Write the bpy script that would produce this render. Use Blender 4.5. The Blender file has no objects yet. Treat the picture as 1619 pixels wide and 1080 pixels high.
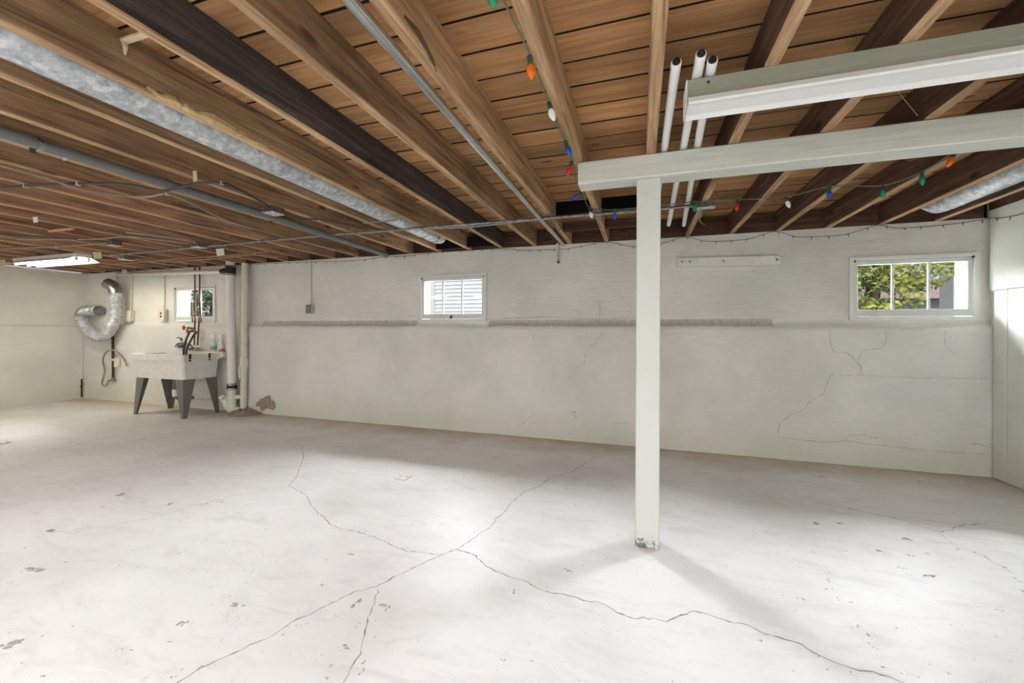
import bpy, math, random
from mathutils import Vector, Matrix, noise
random.seed(7)
scene = bpy.context.scene
col = scene.collection
PI = math.pi

# ------------------------------------------------------------------ camera
CAM_H, YAW, ROLL, FPX = 1.2, 0.30867, -0.00474, 634.7
cam = bpy.data.cameras.new('camera')
cam.sensor_fit = 'HORIZONTAL'; cam.sensor_width = 36.0
cam.lens = FPX * 36.0 / 1619.0
cam.shift_y = -15.7 / 1619.0
cam.clip_start = 0.02; cam.clip_end = 200
cam_o = bpy.data.objects.new('camera', cam); col.objects.link(cam_o)
R_ = Vector((math.cos(YAW), math.sin(YAW), 0)); F_ = Vector((-math.sin(YAW), math.cos(YAW), 0)); U_ = Vector((0, 0, 1))
cb, sb = math.cos(ROLL), math.sin(ROLL)
Rr = R_ * cb - U_ * sb; Ur = R_ * sb + U_ * cb
cam_o.matrix_world = Matrix(((Rr.x, Ur.x, -F_.x, 0), (Rr.y, Ur.y, -F_.y, 0), (Rr.z, Ur.z, -F_.z, CAM_H), (0, 0, 0, 1)))
scene.camera = cam_o

# ------------------------------------------------------------------ light
scene.view_settings.view_transform = 'Standard'
scene.view_settings.look = 'None'
scene.view_settings.gamma = 1.0
scene.view_settings.use_curve_mapping = False
scene.view_settings.exposure = 0.1
w = bpy.data.worlds.new('sky'); scene.world = w; w.use_nodes = True
bg = w.node_tree.nodes['Background']
bg.inputs[0].default_value = (0.80, 0.88, 1.0, 1); bg.inputs[1].default_value = 0.9

def lamp(name, kind, loc, energy, color=(1, 1, 1), target=None, size=1.0, size_y=None, spread=None, angle=None):
    l = bpy.data.lights.new(name, kind); l.energy = energy; l.color = color
    if kind == 'AREA':
        l.size = size
        if size_y: l.shape = 'RECTANGLE'; l.size_y = size_y
        if spread: l.spread = spread
    if angle is not None: l.angle = angle
    o = bpy.data.objects.new(name, l); col.objects.link(o); o.location = loc
    if target is not None:
        o.rotation_euler = (Vector(target) - Vector(loc)).to_track_quat('-Z', 'Y').to_euler()
    return o
lamp('sun', 'SUN', (0, -6, 12), 2.0, (1, 0.93, 0.82), target=(1.5, 6, 2), angle=0.01)
# soft daylight from the open sky above the yard
lamp('open_sky_daylight', 'AREA', (-0.6, 8.6, 4.1), 4500, (0.94, 0.97, 1.0), target=(-0.6, 4.5, 1.62), size=13.0, size_y=3.0, spread=1.6)
lamp('side_sky_daylight', 'AREA', (-6.2, 8.4, 4.3), 420, (0.94, 0.97, 1.0), target=(-2.19, 4.5, 1.62), size=3.0, size_y=2.2, spread=0.9)
lamp('side_sky_daylight', 'AREA', (6.3, 8.4, 4.3), 420, (0.94, 0.97, 1.0), target=(2.28, 4.5, 1.62), size=3.0, size_y=2.2, spread=0.9)
# added fill: bare area lights under the joists behind the photographer, no fixtures there
for lx, ly, e in ((-6.2, -0.9, 62), (-3.0, -0.9, 62), (0.6, -0.9, 62), (-4.6, -2.4, 56), (-1.2, -2.4, 56), (1.6, -2.4, 56)):
    lamp('fill_light', 'AREA', (lx, ly, 2.13), e, (0.95, 0.98, 1.0), target=(lx, ly, 0), size=2.4, size_y=0.25)

# ------------------------------------------------------------------ materials
def lin(c):
    return tuple(((v / 255.0) / 12.92 if v / 255.0 <= 0.04045 else ((v / 255.0 + 0.055) / 1.055) ** 2.4) for v in c) + (1.0,)
MATS = {}
def nodes_of(name):
    m = bpy.data.materials.new(name); m.use_nodes = True
    nt = m.node_tree; return m, nt, nt.nodes['Principled BSDF']
def N(nt, kind, **kw):
    n = nt.nodes.new(kind)
    for k, v in kw.items():
        if k in ('operation', 'blend_type', 'data_type', 'feature', 'noise_dimensions'): setattr(n, k, v)
        else: n.inputs[k].default_value = v
    return n
def ramp(nt, fac, stops):
    r = nt.nodes.new('ShaderNodeValToRGB'); e = r.color_ramp.elements
    while len(e) < len(stops): e.new(0.5)
    for i, (p, c) in enumerate(stops): e[i].position = p; e[i].color = c
    nt.links.new(fac, r.inputs[0]); return r.outputs[0]
def mixc(nt, fac, a, b, mode='MIX'):
    n = nt.nodes.new('ShaderNodeMixRGB'); n.blend_type = mode
    for i, v in ((0, fac), (1, a), (2, b)):
        if hasattr(v, 'links') or hasattr(v, 'is_linked'): nt.links.new(v, n.inputs[i])
        else: n.inputs[i].default_value = v
    return n.outputs[0]
def bump(nt, bsdf, h, strength, dist=0.01):
    b = nt.nodes.new('ShaderNodeBump'); b.inputs['Strength'].default_value = strength; b.inputs['Distance'].default_value = dist
    nt.links.new(h, b.inputs['Height']); nt.links.new(b.outputs[0], bsdf.inputs['Normal'])

def plain(name, c, rough=0.5, metal=0.0, var=0.08, scale=14.0, bmp=0.0, spec=0.4):
    m, nt, b = nodes_of(name)
    tc = nt.nodes.new('ShaderNodeTexCoord')
    n = N(nt, 'ShaderNodeTexNoise', Scale=scale, Detail=5.0); nt.links.new(tc.outputs['Object'], n.inputs['Vector'])
    c = lin(c); lo = tuple(x * (1 - var) for x in c[:3]) + (1,); hi = tuple(min(1, x * (1 + var)) for x in c[:3]) + (1,)
    nt.links.new(ramp(nt, n.outputs[0], [(0.3, lo), (0.7, hi)]), b.inputs['Base Color'])
    b.inputs['Roughness'].default_value = rough; b.inputs['Metallic'].default_value = metal
    b.inputs['Specular IOR Level'].default_value = spec
    if bmp: bump(nt, b, n.outputs[0], bmp)
    MATS[name] = m; return m

def wood(name, axis, dark, mid, light, blotch=None, blotch_amt=0.5, rough=0.75, hue=0.25, st=(0.3, 0.5, 0.68)):
    """grain stretched along axis; every piece shifts its own grain and tone"""
    m, nt, b = nodes_of(name); L = nt.links.new
    tc = nt.nodes.new('ShaderNodeTexCoord'); oi = nt.nodes.new('ShaderNodeObjectInfo')
    add = N(nt, 'ShaderNodeVectorMath', operation='ADD'); sc = N(nt, 'ShaderNodeMath', operation='MULTIPLY'); sc.inputs[1].default_value = 57.0
    L(oi.outputs['Random'], sc.inputs[0]); L(tc.outputs['Object'], add.inputs[0]); L(sc.outputs[0], add.inputs[1])
    mp = nt.nodes.new('ShaderNodeMapping'); s = [34.0, 34.0, 34.0]; s[axis] = 1.8; mp.inputs['Scale'].default_value = s
    L(add.outputs[0], mp.inputs[0])
    g = N(nt, 'ShaderNodeTexNoise', Scale=1.0, Detail=7.0, Roughness=0.62, Distortion=0.6); L(mp.outputs[0], g.inputs['Vector'])
    c = ramp(nt, g.outputs[0], [(st[0], lin(dark)), (st[1], lin(mid)), (st[2], lin(light))])
    mp2 = nt.nodes.new('ShaderNodeMapping'); s = [4.0, 4.0, 4.0]; s[axis] = 1.3; mp2.inputs['Scale'].default_value = s
    L(add.outputs[0], mp2.inputs[0])
    n2 = N(nt, 'ShaderNodeTexNoise', Scale=1.0, Detail=4.0); L(mp2.outputs[0], n2.inputs['Vector'])
    f2 = ramp(nt, n2.outputs[0], [(0.48, (0, 0, 0, 1)), (0.68, (blotch_amt,) * 3 + (1,))])
    c = mixc(nt, f2, c, lin(blotch or dark))
    # knots
    mp3 = nt.nodes.new('ShaderNodeMapping'); s = [5.5, 5.5, 5.5]; s[axis] = 2.2; mp3.inputs['Scale'].default_value = s
    L(add.outputs[0], mp3.inputs[0])
    v = N(nt, 'ShaderNodeTexVoronoi', Scale=1.0); L(mp3.outputs[0], v.inputs['Vector'])
    fk = ramp(nt, v.outputs['Distance'], [(0.05, (0.75, 0.75, 0.75, 1)), (0.13, (0, 0, 0, 1))])
    c = mixc(nt, fk, c, lin(tuple(x * 0.5 for x in dark)))
    # tone of the single piece
    hs = nt.nodes.new('ShaderNodeHueSaturation'); mr = N(nt, 'ShaderNodeMapRange'); mr.inputs[3].default_value = 1 - hue; mr.inputs[4].default_value = 1 + hue
    L(oi.outputs['Random'], mr.inputs[0]); L(mr.outputs[0], hs.inputs['Value']); L(c, hs.inputs['Color'])
    L(hs.outputs[0], b.inputs['Base Color'])
    b.inputs['Roughness'].default_value = rough; b.inputs['Specular IOR Level'].default_value = 0.25
    bump(nt, b, g.outputs[0], 0.35, 0.006)
    MATS[name] = m; return m

def galvanised(name, c0, c1, metal=0.75, rough=0.38, scale=55.0):
    m, nt, b = nodes_of(name); tc = nt.nodes.new('ShaderNodeTexCoord')
    v = N(nt, 'ShaderNodeTexVoronoi', Scale=scale); nt.links.new(tc.outputs['Object'], v.inputs['Vector'])
    n = N(nt, 'ShaderNodeTexNoise', Scale=scale * 0.5, Detail=5.0, Roughness=0.7); nt.links.new(tc.outputs['Object'], n.inputs['Vector'])
    c = ramp(nt, n.outputs[0], [(0.35, lin(c0)), (0.6, lin(c1))])
    bw = nt.nodes.new('ShaderNodeSeparateColor'); nt.links.new(v.outputs['Color'], bw.inputs[0])
    fl = ramp(nt, bw.outputs[0], [(0.2, (0.62, 0.63, 0.65, 1)), (0.9, (1, 1, 1, 1))])
    nt.links.new(mixc(nt, 0.8, c, fl, 'MULTIPLY'), b.inputs['Base Color'])
    b.inputs['Metallic'].default_value = metal; b.inputs['Roughness'].default_value = rough
    MATS[name] = m; return m

def masonry(name, c, stain, grime, roughscale=9.0, base_h=0.35, bmp=0.5):
    """old painted plaster on concrete: brush relief, damp stains near the floor"""
    m, nt, b = nodes_of(name); L = nt.links.new
    geo = nt.nodes.new('ShaderNodeNewGeometry'); sep = nt.nodes.new('ShaderNodeSeparateXYZ'); L(geo.outputs['Position'], sep.inputs[0])
    n1 = N(nt, 'ShaderNodeTexNoise', Scale=1.3, Detail=6.0, Roughness=0.6); L(geo.outputs['Position'], n1.inputs['Vector'])
    c0 = lin(c); lo = tuple(x * 0.86 for x in c0[:3]) + (1,)
    cc = ramp(nt, n1.outputs[0], [(0.36, lo), (0.60, c0)])
    # damp staining with a ragged upper edge
    n2 = N(nt, 'ShaderNodeTexNoise', Scale=3.0, Detail=8.0, Roughness=0.7); L(geo.outputs['Position'], n2.inputs['Vector'])
    mu = N(nt, 'ShaderNodeMath', operation='MULTIPLY'); mu.inputs[1].default_value = base_h * 2.2; L(n2.outputs[0], mu.inputs[0])
    su = N(nt, 'ShaderNodeMath', operation='SUBTRACT'); L(mu.outputs[0], su.inputs[0]); L(sep.outputs['Z'], su.inputs[1])
    f = ramp(nt, su.outputs[0], [(0.0, (0, 0, 0, 1)), (base_h * 0.9, (0.55, 0.55, 0.55, 1))])
    cc = mixc(nt, f, cc, lin(stain))
    # dirt specks, sparse
    n3 = N(nt, 'ShaderNodeTexNoise', Scale=22.0, Detail=6.0, Roughness=0.75); L(geo.outputs['Position'], n3.inputs['Vector'])
    f3 = ramp(nt, n3.outputs[0], [(0.66, (0, 0, 0, 1)), (0.74, (0.45, 0.45, 0.45, 1))])
    f4 = mixc(nt, 1.0, f3, f, 'MULTIPLY'); f5 = mixc(nt, 0.12, f4, f3, 'ADD')
    cc = mixc(nt, f5, cc, lin(grime))
    L(cc, b.inputs['Base Color'])
    b.inputs['Roughness'].default_value = 0.62; b.inputs['Specular IOR Level'].default_value = 0.3
    mp = nt.nodes.new('ShaderNodeMapping'); mp.inputs['Scale'].default_value = (2.2, 2.2, 7.0); L(geo.outputs['Position'], mp.inputs[0])
    n4 = N(nt, 'ShaderNodeTexNoise', Scale=roughscale * 0.35, Detail=9.0, Roughness=0.62, Distortion=0.5); L(mp.outputs[0], n4.inputs['Vector'])
    bump(nt, b, n4.outputs[0], bmp, 0.02)
    MATS[name] = m; return m

def floor_mat():
    m, nt, b = nodes_of('painted_concrete_floor'); L = nt.links.new
    geo = nt.nodes.new('ShaderNodeNewGeometry'); sep = nt.nodes.new('ShaderNodeSeparateXYZ'); L(geo.outputs['Position'], sep.inputs[0])
    n1 = N(nt, 'ShaderNodeTexNoise', Scale=0.9, Detail=8.0, Roughness=0.62); L(geo.outputs['Position'], n1.inputs['Vector'])
    c = ramp(nt, n1.outputs[0], [(0.3, lin((208, 206, 205))), (0.5, lin((222, 221, 220))), (0.7, lin((231, 230, 229)))])
    # trowel and mop streaks
    mp = nt.nodes.new('ShaderNodeMapping'); mp.inputs['Scale'].default_value = (2.6, 8.0, 1.0); mp.inputs['Rotation'].default_value = (0, 0, 0.9); L(geo.outputs['Position'], mp.inputs[0])
    n2 = N(nt, 'ShaderNodeTexNoise', Scale=1.0, Detail=10.0, Roughness=0.72, Distortion=1.2); L(mp.outputs[0], n2.inputs['Vector'])
    f2 = ramp(nt, n2.outputs[0], [(0.5, (0, 0, 0, 1)), (0.75, (0.5, 0.5, 0.5, 1))])
    c = mixc(nt, f2, c, lin((188, 184, 181)))
    # browner towards the back wall, edge broken up by noise
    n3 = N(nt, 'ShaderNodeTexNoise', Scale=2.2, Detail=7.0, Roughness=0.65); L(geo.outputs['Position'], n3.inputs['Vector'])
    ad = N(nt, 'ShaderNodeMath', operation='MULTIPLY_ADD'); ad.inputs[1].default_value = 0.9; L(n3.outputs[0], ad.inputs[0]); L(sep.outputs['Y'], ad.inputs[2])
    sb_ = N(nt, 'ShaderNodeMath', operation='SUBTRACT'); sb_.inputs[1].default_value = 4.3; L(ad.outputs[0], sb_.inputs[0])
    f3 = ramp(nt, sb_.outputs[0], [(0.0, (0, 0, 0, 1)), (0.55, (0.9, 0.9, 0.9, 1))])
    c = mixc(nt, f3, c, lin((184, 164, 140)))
    # fine pits
    n4 = N(nt, 'ShaderNodeTexNoise', Scale=38.0, Detail=6.0, Roughness=0.75); L(geo.outputs['Position'], n4.inputs['Vector'])
    n5 = N(nt, 'ShaderNodeTexNoise', Scale=1.1, Detail=4.0); L(geo.outputs['Position'], n5.inputs['Vector'])
    g5 = ramp(nt, n5.outputs[0], [(0.42, (0, 0, 0, 1)), (0.66, (1, 1, 1, 1))])
    f4 = mixc(nt, 1.0, ramp(nt, n4.outputs[0], [(0.60, (0.03, 0.03, 0.03, 1)), (0.67, (0.62, 0.62, 0.62, 1))]), g5, 'MULTIPLY')
    c = mixc(nt, f4, c, lin((146, 139, 133)))
    L(c, b.inputs['Base Color'])
    r = ramp(nt, n2.outputs[0], [(0.3, (0.42, 0.42, 0.42, 1)), (0.7, (0.62, 0.62, 0.62, 1))]); L(r, b.inputs['Roughness'])
    b.inputs['Specular IOR Level'].default_value = 0.35
    bump(nt, b, n2.outputs[0], 0.12, 0.01)
    MATS['floor'] = m
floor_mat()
masonry('wall', (226, 225, 220), (204, 204, 186), (112, 108, 92))
masonry('wall_side', (228, 226, 216), (206, 204, 186), (120, 112, 96), bmp=0.25)
masonry('panel_paint', (226, 227, 220), (196, 198, 178), (120, 112, 96), bmp=0.12)
plain('ledge_grey', (190, 187, 175), 0.85, bmp=0.5, scale=20, var=0.15)  # darker tone for the sloped ledge away from the windows
plain('sill_paint', (226, 226, 218), 0.6, bmp=0.4, scale=25, var=0.05)
def painted_wood():
    m, nt, b = nodes_of('grey_white_paint'); L = nt.links.new; tc = nt.nodes.new('ShaderNodeTexCoord')
    mp = nt.nodes.new('ShaderNodeMapping'); mp.inputs['Scale'].default_value = (2.0, 30, 30); L(tc.outputs['Object'], mp.inputs[0])
    n = N(nt, 'ShaderNodeTexNoise', Scale=1.0, Detail=6.0, Distortion=1.5); L(mp.outputs[0], n.inputs['Vector'])
    L(ramp(nt, n.outputs[0], [(0.3, lin((196, 199, 190))), (0.6, lin((208, 211, 203)))]), b.inputs['Base Color'])
    b.inputs['Roughness'].default_value = 0.5; bump(nt, b, n.outputs[0], 0.35, 0.005); MATS['beam_paint'] = m
    m, nt, b = nodes_of('post_paint'); L = nt.links.new; geo = nt.nodes.new('ShaderNodeNewGeometry'); sep = nt.nodes.new('ShaderNodeSeparateXYZ'); L(geo.outputs['Position'], sep.inputs[0])
    n = N(nt, 'ShaderNodeTexNoise', Scale=35.0, Detail=8.0, Roughness=0.75); L(geo.outputs['Position'], n.inputs['Vector'])
    mu = N(nt, 'ShaderNodeMath', operation='MULTIPLY_ADD'); mu.inputs[1].default_value = -2.2; mu.inputs[2].default_value = 0.0; L(sep.outputs['Z'], mu.inputs[0])
    ad = N(nt, 'ShaderNodeMath', operation='ADD'); L(mu.outputs[0], ad.inputs[0]); L(n.outputs[0], ad.inputs[1])
    f = ramp(nt, ad.outputs[0], [(0.44, (0, 0, 0, 1)), (0.52, (0.85, 0.85, 0.85, 1))])
    L(mixc(nt, f, lin((208, 210, 205)), lin((74, 72, 72))), b.inputs['Base Color']); b.inputs['Roughness'].default_value = 0.5
    MATS['post_paint'] = m
painted_wood()
BOARD = wood('board', 0, (120, 84, 52), (176, 132, 90), (204, 164, 118), blotch=(98, 68, 46), blotch_amt=0.5, hue=0.22, st=(0.12, 0.5, 0.8))
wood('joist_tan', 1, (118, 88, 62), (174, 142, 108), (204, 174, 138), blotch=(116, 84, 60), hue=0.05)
wood('joist_brown', 1, (98, 74, 54), (158, 126, 96), (186, 156, 122), blotch=(82, 62, 48), hue=0.10)
wood('joist_red', 1, (106, 76, 60), (164, 126, 100), (188, 152, 122), blotch=(90, 64, 54), hue=0.12)
wood('joist_black', 1, (44, 38, 38), (72, 64, 62), (98, 90, 82), blotch=(38, 34, 36), hue=0.04)
wood('joist_dark', 1, (66, 46, 36), (98, 74, 58), (126, 98, 78), blotch=(54, 40, 34), hue=0.08)
wood('rim', 0, (52, 36, 28), (80, 56, 44), (100, 74, 58), blotch=(42, 30, 26), hue=0.12)
wood('torn', 1, (140, 108, 70), (192, 162, 118), (216, 192, 152), blotch=(112, 82, 54), hue=0.02)
plain('black_wood', (24, 21, 20), 0.9, spec=0.1)
plain('grimy_edge', (46, 33, 25), 0.9, spec=0.1)
plain('outside_brick', (70, 62, 56), 0.9)
galvanised('galv', (176, 180, 186), (226, 230, 234), 0.35, 0.42, 38)
galvanised('galv_dark', (120, 122, 122), (170, 172, 170), 0.85, 0.3, 60)
plain('steel_conduit', (186, 188, 186), 0.2, 0.9, 0.1)
plain('grey_pvc', (104, 108, 108), 0.42)
plain('dark_cable', (66, 62, 58), 0.55)
plain('bx_cable', (158, 150, 138), 0.45, 0.5)
plain('white_pvc', (226, 224, 218), 0.35, var=0.04)
plain('cream_pipe', (212, 210, 194), 0.5, var=0.05)
plain('black_rubber', (34, 33, 32), 0.6)
plain('copper_dark', (92, 66, 50), 0.4, 0.6)
plain('brass', (150, 126, 92), 0.35, 0.8)
plain('red_handle', (176, 52, 44), 0.5)
plain('dark_iron', (70, 56, 44), 0.55, 0.4)
plain('white_metal', (232, 233, 232), 0.4, var=0.02)
plain('green_grey_metal', (146, 147, 132), 0.5, var=0.03)
plain('tube_white', (238, 238, 238), 0.22, var=0.01)
plain('sink_stone', (224, 222, 217), 0.45, var=0.06, bmp=0.05)
plain('leg_grey', (122, 120, 116), 0.45, 0.3)
plain('white_paint', (226, 227, 222), 0.45, var=0.03)
plain('sash_paint', (214, 216, 214), 0.45, var=0.03)
plain('cream_plastic', (216, 208, 184), 0.5)
plain('masking_paper', (206, 192, 158), 0.7)
plain('chrome', (200, 200, 200), 0.15, 1.0, 0.03)
plain('clear_plastic', (214, 220, 222), 0.15, var=0.02)
plain('blue_plastic', (52, 72, 120), 0.4)
plain('green_label', (126, 168, 128), 0.5)
plain('pink_plastic', (214, 106, 112), 0.5)
plain('bag_yellow', (214, 206, 170), 0.6)
plain('bulb_orange', (236, 108, 24), 0.25, var=0.02); plain('bulb_white', (232, 230, 222), 0.25, var=0.02)
plain('bulb_blue', (34, 80, 176), 0.25, var=0.02); plain('bulb_red', (206, 30, 38), 0.25, var=0.02); plain('bulb_green', (28, 138, 96), 0.25, var=0.02)
plain('green_wire', (96, 112, 92), 0.5); plain('green_socket', (62, 84, 66), 0.5); plain('dark_wire', (74, 78, 70), 0.5)
plain('crack', (138, 130, 124), 0.9); plain('wall_crack', (172, 168, 156), 0.9); plain('chip', (158, 152, 146), 0.85, var=0.2)
plain('rust_stain', (196, 168, 150), 0.8); plain('mortar', (150, 134, 118), 0.9, bmp=0.8, scale=30, var=0.25)
plain('siding', (222, 226, 232), 0.6, var=0.02); plain('shingle', (176, 150, 144), 0.8, var=0.15); plain('pale_stucco', (206, 206, 214), 0.8)
plain('bark', (92, 80, 68), 0.9); plain('soil', (62, 60, 48), 0.95, scale=3, var=0.3)
def leafmat(name, a, b_):
    m, nt, b = nodes_of(name); geo = nt.nodes.new('ShaderNodeNewGeometry')
    n = N(nt, 'ShaderNodeTexNoise', Scale=2.2, Detail=3.0); nt.links.new(geo.outputs['Position'], n.inputs['Vector'])
    nt.links.new(ramp(nt, n.outputs[0], [(0.35, lin(a)), (0.62, lin(b_))]), b.inputs['Base Color'])
    b.inputs['Roughness'].default_value = 0.6; b.inputs['Transmission Weight'].default_value = 0.0
    MATS[name] = m
leafmat('leaves', (96, 120, 60), (206, 208, 110)); leafmat('leaves_dark', (82, 104, 78), (140, 160, 110))
def glass():
    m, nt, b = nodes_of('window_glass'); nt.nodes.remove(b)
    t = nt.nodes.new('ShaderNodeBsdfTransparent'); t.inputs[0].default_value = (0.97, 0.98, 0.98, 1)
    g = nt.nodes.new('ShaderNodeBsdfGlossy'); g.inputs['Roughness'].default_value = 0.03
    mx = nt.nodes.new('ShaderNodeMixShader'); mx.inputs[0].default_value = 0.02
    nt.links.new(t.outputs[0], mx.inputs[1]); nt.links.new(g.outputs[0], mx.inputs[2]); nt.links.new(mx.outputs[0], nt.nodes['Material Output'].inputs[0])
    MATS['glass'] = m
glass()
def emit(name, c, s):
    m, nt, b = nodes_of(name); b.inputs['Base Color'].default_value = (0.9, 0.9, 0.9, 1)
    b.inputs['Emission Color'].default_value = c; b.inputs['Emission Strength'].default_value = s; MATS[name] = m
emit('lit_tube', (1.0, 0.92, 0.72, 1), 45.0)

# ------------------------------------------------------------------ mesh helpers
class MB:
    def __init__(s): s.v = []; s.f = []
    def add(s, vs, fs):
        o = len(s.v); s.v += [Vector(p) for p in vs]; s.f += [tuple(i + o for i in f) for f in fs]; return s
    def box(s, x0, x1, y0, y1, z0, z1):
        return s.add([(x0, y0, z0), (x1, y0, z0), (x1, y1, z0), (x0, y1, z0), (x0, y0, z1), (x1, y0, z1), (x1, y1, z1), (x0, y1, z1)],
                     [(0, 3, 2, 1), (4, 5, 6, 7), (0, 1, 5, 4), (1, 2, 6, 5), (2, 3, 7, 6), (3, 0, 4, 7)])
    def cbox(s, x0, x1, y0, y1, z0, z1, c=0.004):
        """box with chamfered edges along its longest axis and ends"""
        d = (x1 - x0, y1 - y0, z1 - z0); a = d.index(max(d)); lo = [x0, y0, z0]; hi = [x1, y1, z1]
        b, e = [i for i in range(3) if i != a]
        ring = [(lo[b] + c, lo[e]), (hi[b] - c, lo[e]), (hi[b], lo[e] + c), (hi[b], hi[e] - c), (hi[b] - c, hi[e]), (lo[b] + c, hi[e]), (lo[b], hi[e] - c), (lo[b], lo[e] + c)]
        vs = []
        for q in (lo[a], hi[a]):
            for p in ring:
                t = [0, 0, 0]; t[a] = q; t[b] = p[0]; t[e] = p[1]; vs.append(t)
        fs = [tuple(range(7, -1, -1)), tuple(range(8, 16))] + [(i, (i + 1) % 8, 8 + (i + 1) % 8, 8 + i) for i in range(8)]
        if a == 1: fs = [tuple(reversed(f)) for f in fs]
        return s.add(vs, fs)
    def prism(s, prof, axis, a0, a1):
        """closed profile (two coordinates of the other axes, in order) pulled along axis"""
        n = len(prof); o = [i for i in range(3) if i != axis]; vs = []
        for a in (a0, a1):
            for p in prof:
                t = [0, 0, 0]; t[axis] = a; t[o[0]] = p[0]; t[o[1]] = p[1]; vs.append(t)
        return s.add(vs, [tuple(range(n - 1, -1, -1)), tuple(range(n, 2 * n))] + [(i, (i + 1) % n, n + (i + 1) % n, n + i) for i in range(n)])
    def tube(s, pts, r, n=8, cap=True):
        pts = [Vector(p) for p in pts]; rs = r if isinstance(r, (list, tuple)) else [r] * len(pts)
        vs = []; up = None
        for i, p in enumerate(pts):
            d = ((pts[min(i + 1, len(pts) - 1)] - p).normalized() + (p - pts[max(i - 1, 0)]).normalized())
            d = d.normalized() if d.length > 1e-6 else Vector((0, 0, 1))
            if up is None: up = Vector((0, 0, 1)) if abs(d.z) < 0.9 else Vector((1, 0, 0))
            x = up.cross(d).normalized(); y = d.cross(x); up = y
            vs += [p + (x * math.cos(2 * PI * k / n) + y * math.sin(2 * PI * k / n)) * rs[i] for k in range(n)]
        fs = []
        for i in range(len(pts) - 1):
            for k in range(n):
                fs.append((i * n + k, i * n + (k + 1) % n, (i + 1) * n + (k + 1) % n, (i + 1) * n + k))
        if cap: fs += [tuple(range(n - 1, -1, -1)), tuple(range((len(pts) - 1) * n, len(pts) * n))]
        return s.add(vs, fs)
    def lathe(s, o, prof, n=14, d=(0, 0, 1)):
        """profile of (radius, height) turned about d from o"""
        o = Vector(o); d = Vector(d).normalized()
        return s.tube([o + d * h for _, h in prof], [max(r, 1e-4) for r, _ in prof], n)
    def ribbon(s, pts, wd, nrm, jit=0.4, off=0.0008):
        pts = [Vector(p) for p in pts]; nrm = Vector(nrm); vs = []
        for i, p in enumerate(pts):
            d = (pts[min(i + 1, len(pts) - 1)] - pts[max(i - 1, 0)]).normalized(); x = d.cross(nrm).normalized()
            wi = wd * (0.35 + random.random() * 0.9 + 0.7 * (random.random() > 0.85)) * (0.35 if i in (0, len(pts) - 1) else 1)
            vs += [p + x * wi / 2 + nrm * off, p - x * wi / 2 + nrm * off]
        return s.add(vs, [(2 * i, 2 * i + 2, 2 * i + 3, 2 * i + 1) for i in range(len(pts) - 1)])
    def build(s, name, mat, parent=None, smooth=False, origin=None):
        me = bpy.data.meshes.new(name)
        if parent is not None: org = WORLD[parent.name]
        elif origin is not None: org = Vector(origin)
        else:
            xs = [p.x for p in s.v]; ys = [p.y for p in s.v]; zs = [p.z for p in s.v]
            org = Vector(((min(xs) + max(xs)) / 2, (min(ys) + max(ys)) / 2, min(zs)))
        me.from_pydata([p - org for p in s.v], [], s.f); me.update()
        me.materials.append(MATS[mat] if isinstance(mat, str) else mat)
        if smooth:
            for p in me.polygons: p.use_smooth = True
            try: me.set_sharp_from_angle(angle=math.radians(40))
            except Exception: pass
        o = bpy.data.objects.new(name, me); col.objects.link(o)
        if parent is not None: o.parent = parent
        else: o.location = org
        WORLD[o.name] = org
        return o
WORLD = {}
def thing(name, loc, label, cat, group=None):
    o = bpy.data.objects.new(name, None); col.objects.link(o); o.location = loc; o.empty_display_size = 0.1
    WORLD[o.name] = Vector(loc); tag(o, label, cat, group); return o
def tag(o, label, cat, group=None):
    o['label'] = label; o['category'] = cat
    if group: o['group'] = group
    return o
def struct(o, label=None, cat=None):
    o['kind'] = 'structure'
    if label: o['label'] = label
    if cat: o['category'] = cat
    return o
def clone(o, parent, loc=(0, 0, 0)):
    c = o.copy(); col.objects.link(c); c.parent = parent; c.location = loc; WORLD[c.name] = WORLD[parent.name] if parent else Vector(loc); return c
def smoothpath(pts, k=6):
    pts = [Vector(p) for p in pts]; out = []
    for i in range(len(pts) - 1):
        p0, p1, p2, p3 = pts[max(i - 1, 0)], pts[i], pts[i + 1], pts[min(i + 2, len(pts) - 1)]
        for j in range(k):
            t = j / k
            out.append(0.5 * ((2 * p1) + (p2 - p0) * t + (2 * p0 - 5 * p1 + 4 * p2 - p3) * t * t + (3 * p1 - p0 - 3 * p2 + p3) * t ** 3))
    return out + [pts[-1]]

# ------------------------------------------------------------------ room shell
YW, YL, XL, XR, YF, HJ, HC = 4.46, 4.41, -9.30, 2.815, -3.2, 2.18, 2.365
LEDGE0, LEDGE1 = 1.262, 1.335
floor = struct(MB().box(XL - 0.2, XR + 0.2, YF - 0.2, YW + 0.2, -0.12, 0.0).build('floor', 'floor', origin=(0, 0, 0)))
WIN = {1: -6.615, 2: -2.19, 3: 2.282}
HOLES = [(c - 0.43, c + 0.43, 1.345, 1.868) for c in WIN.values()]

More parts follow.
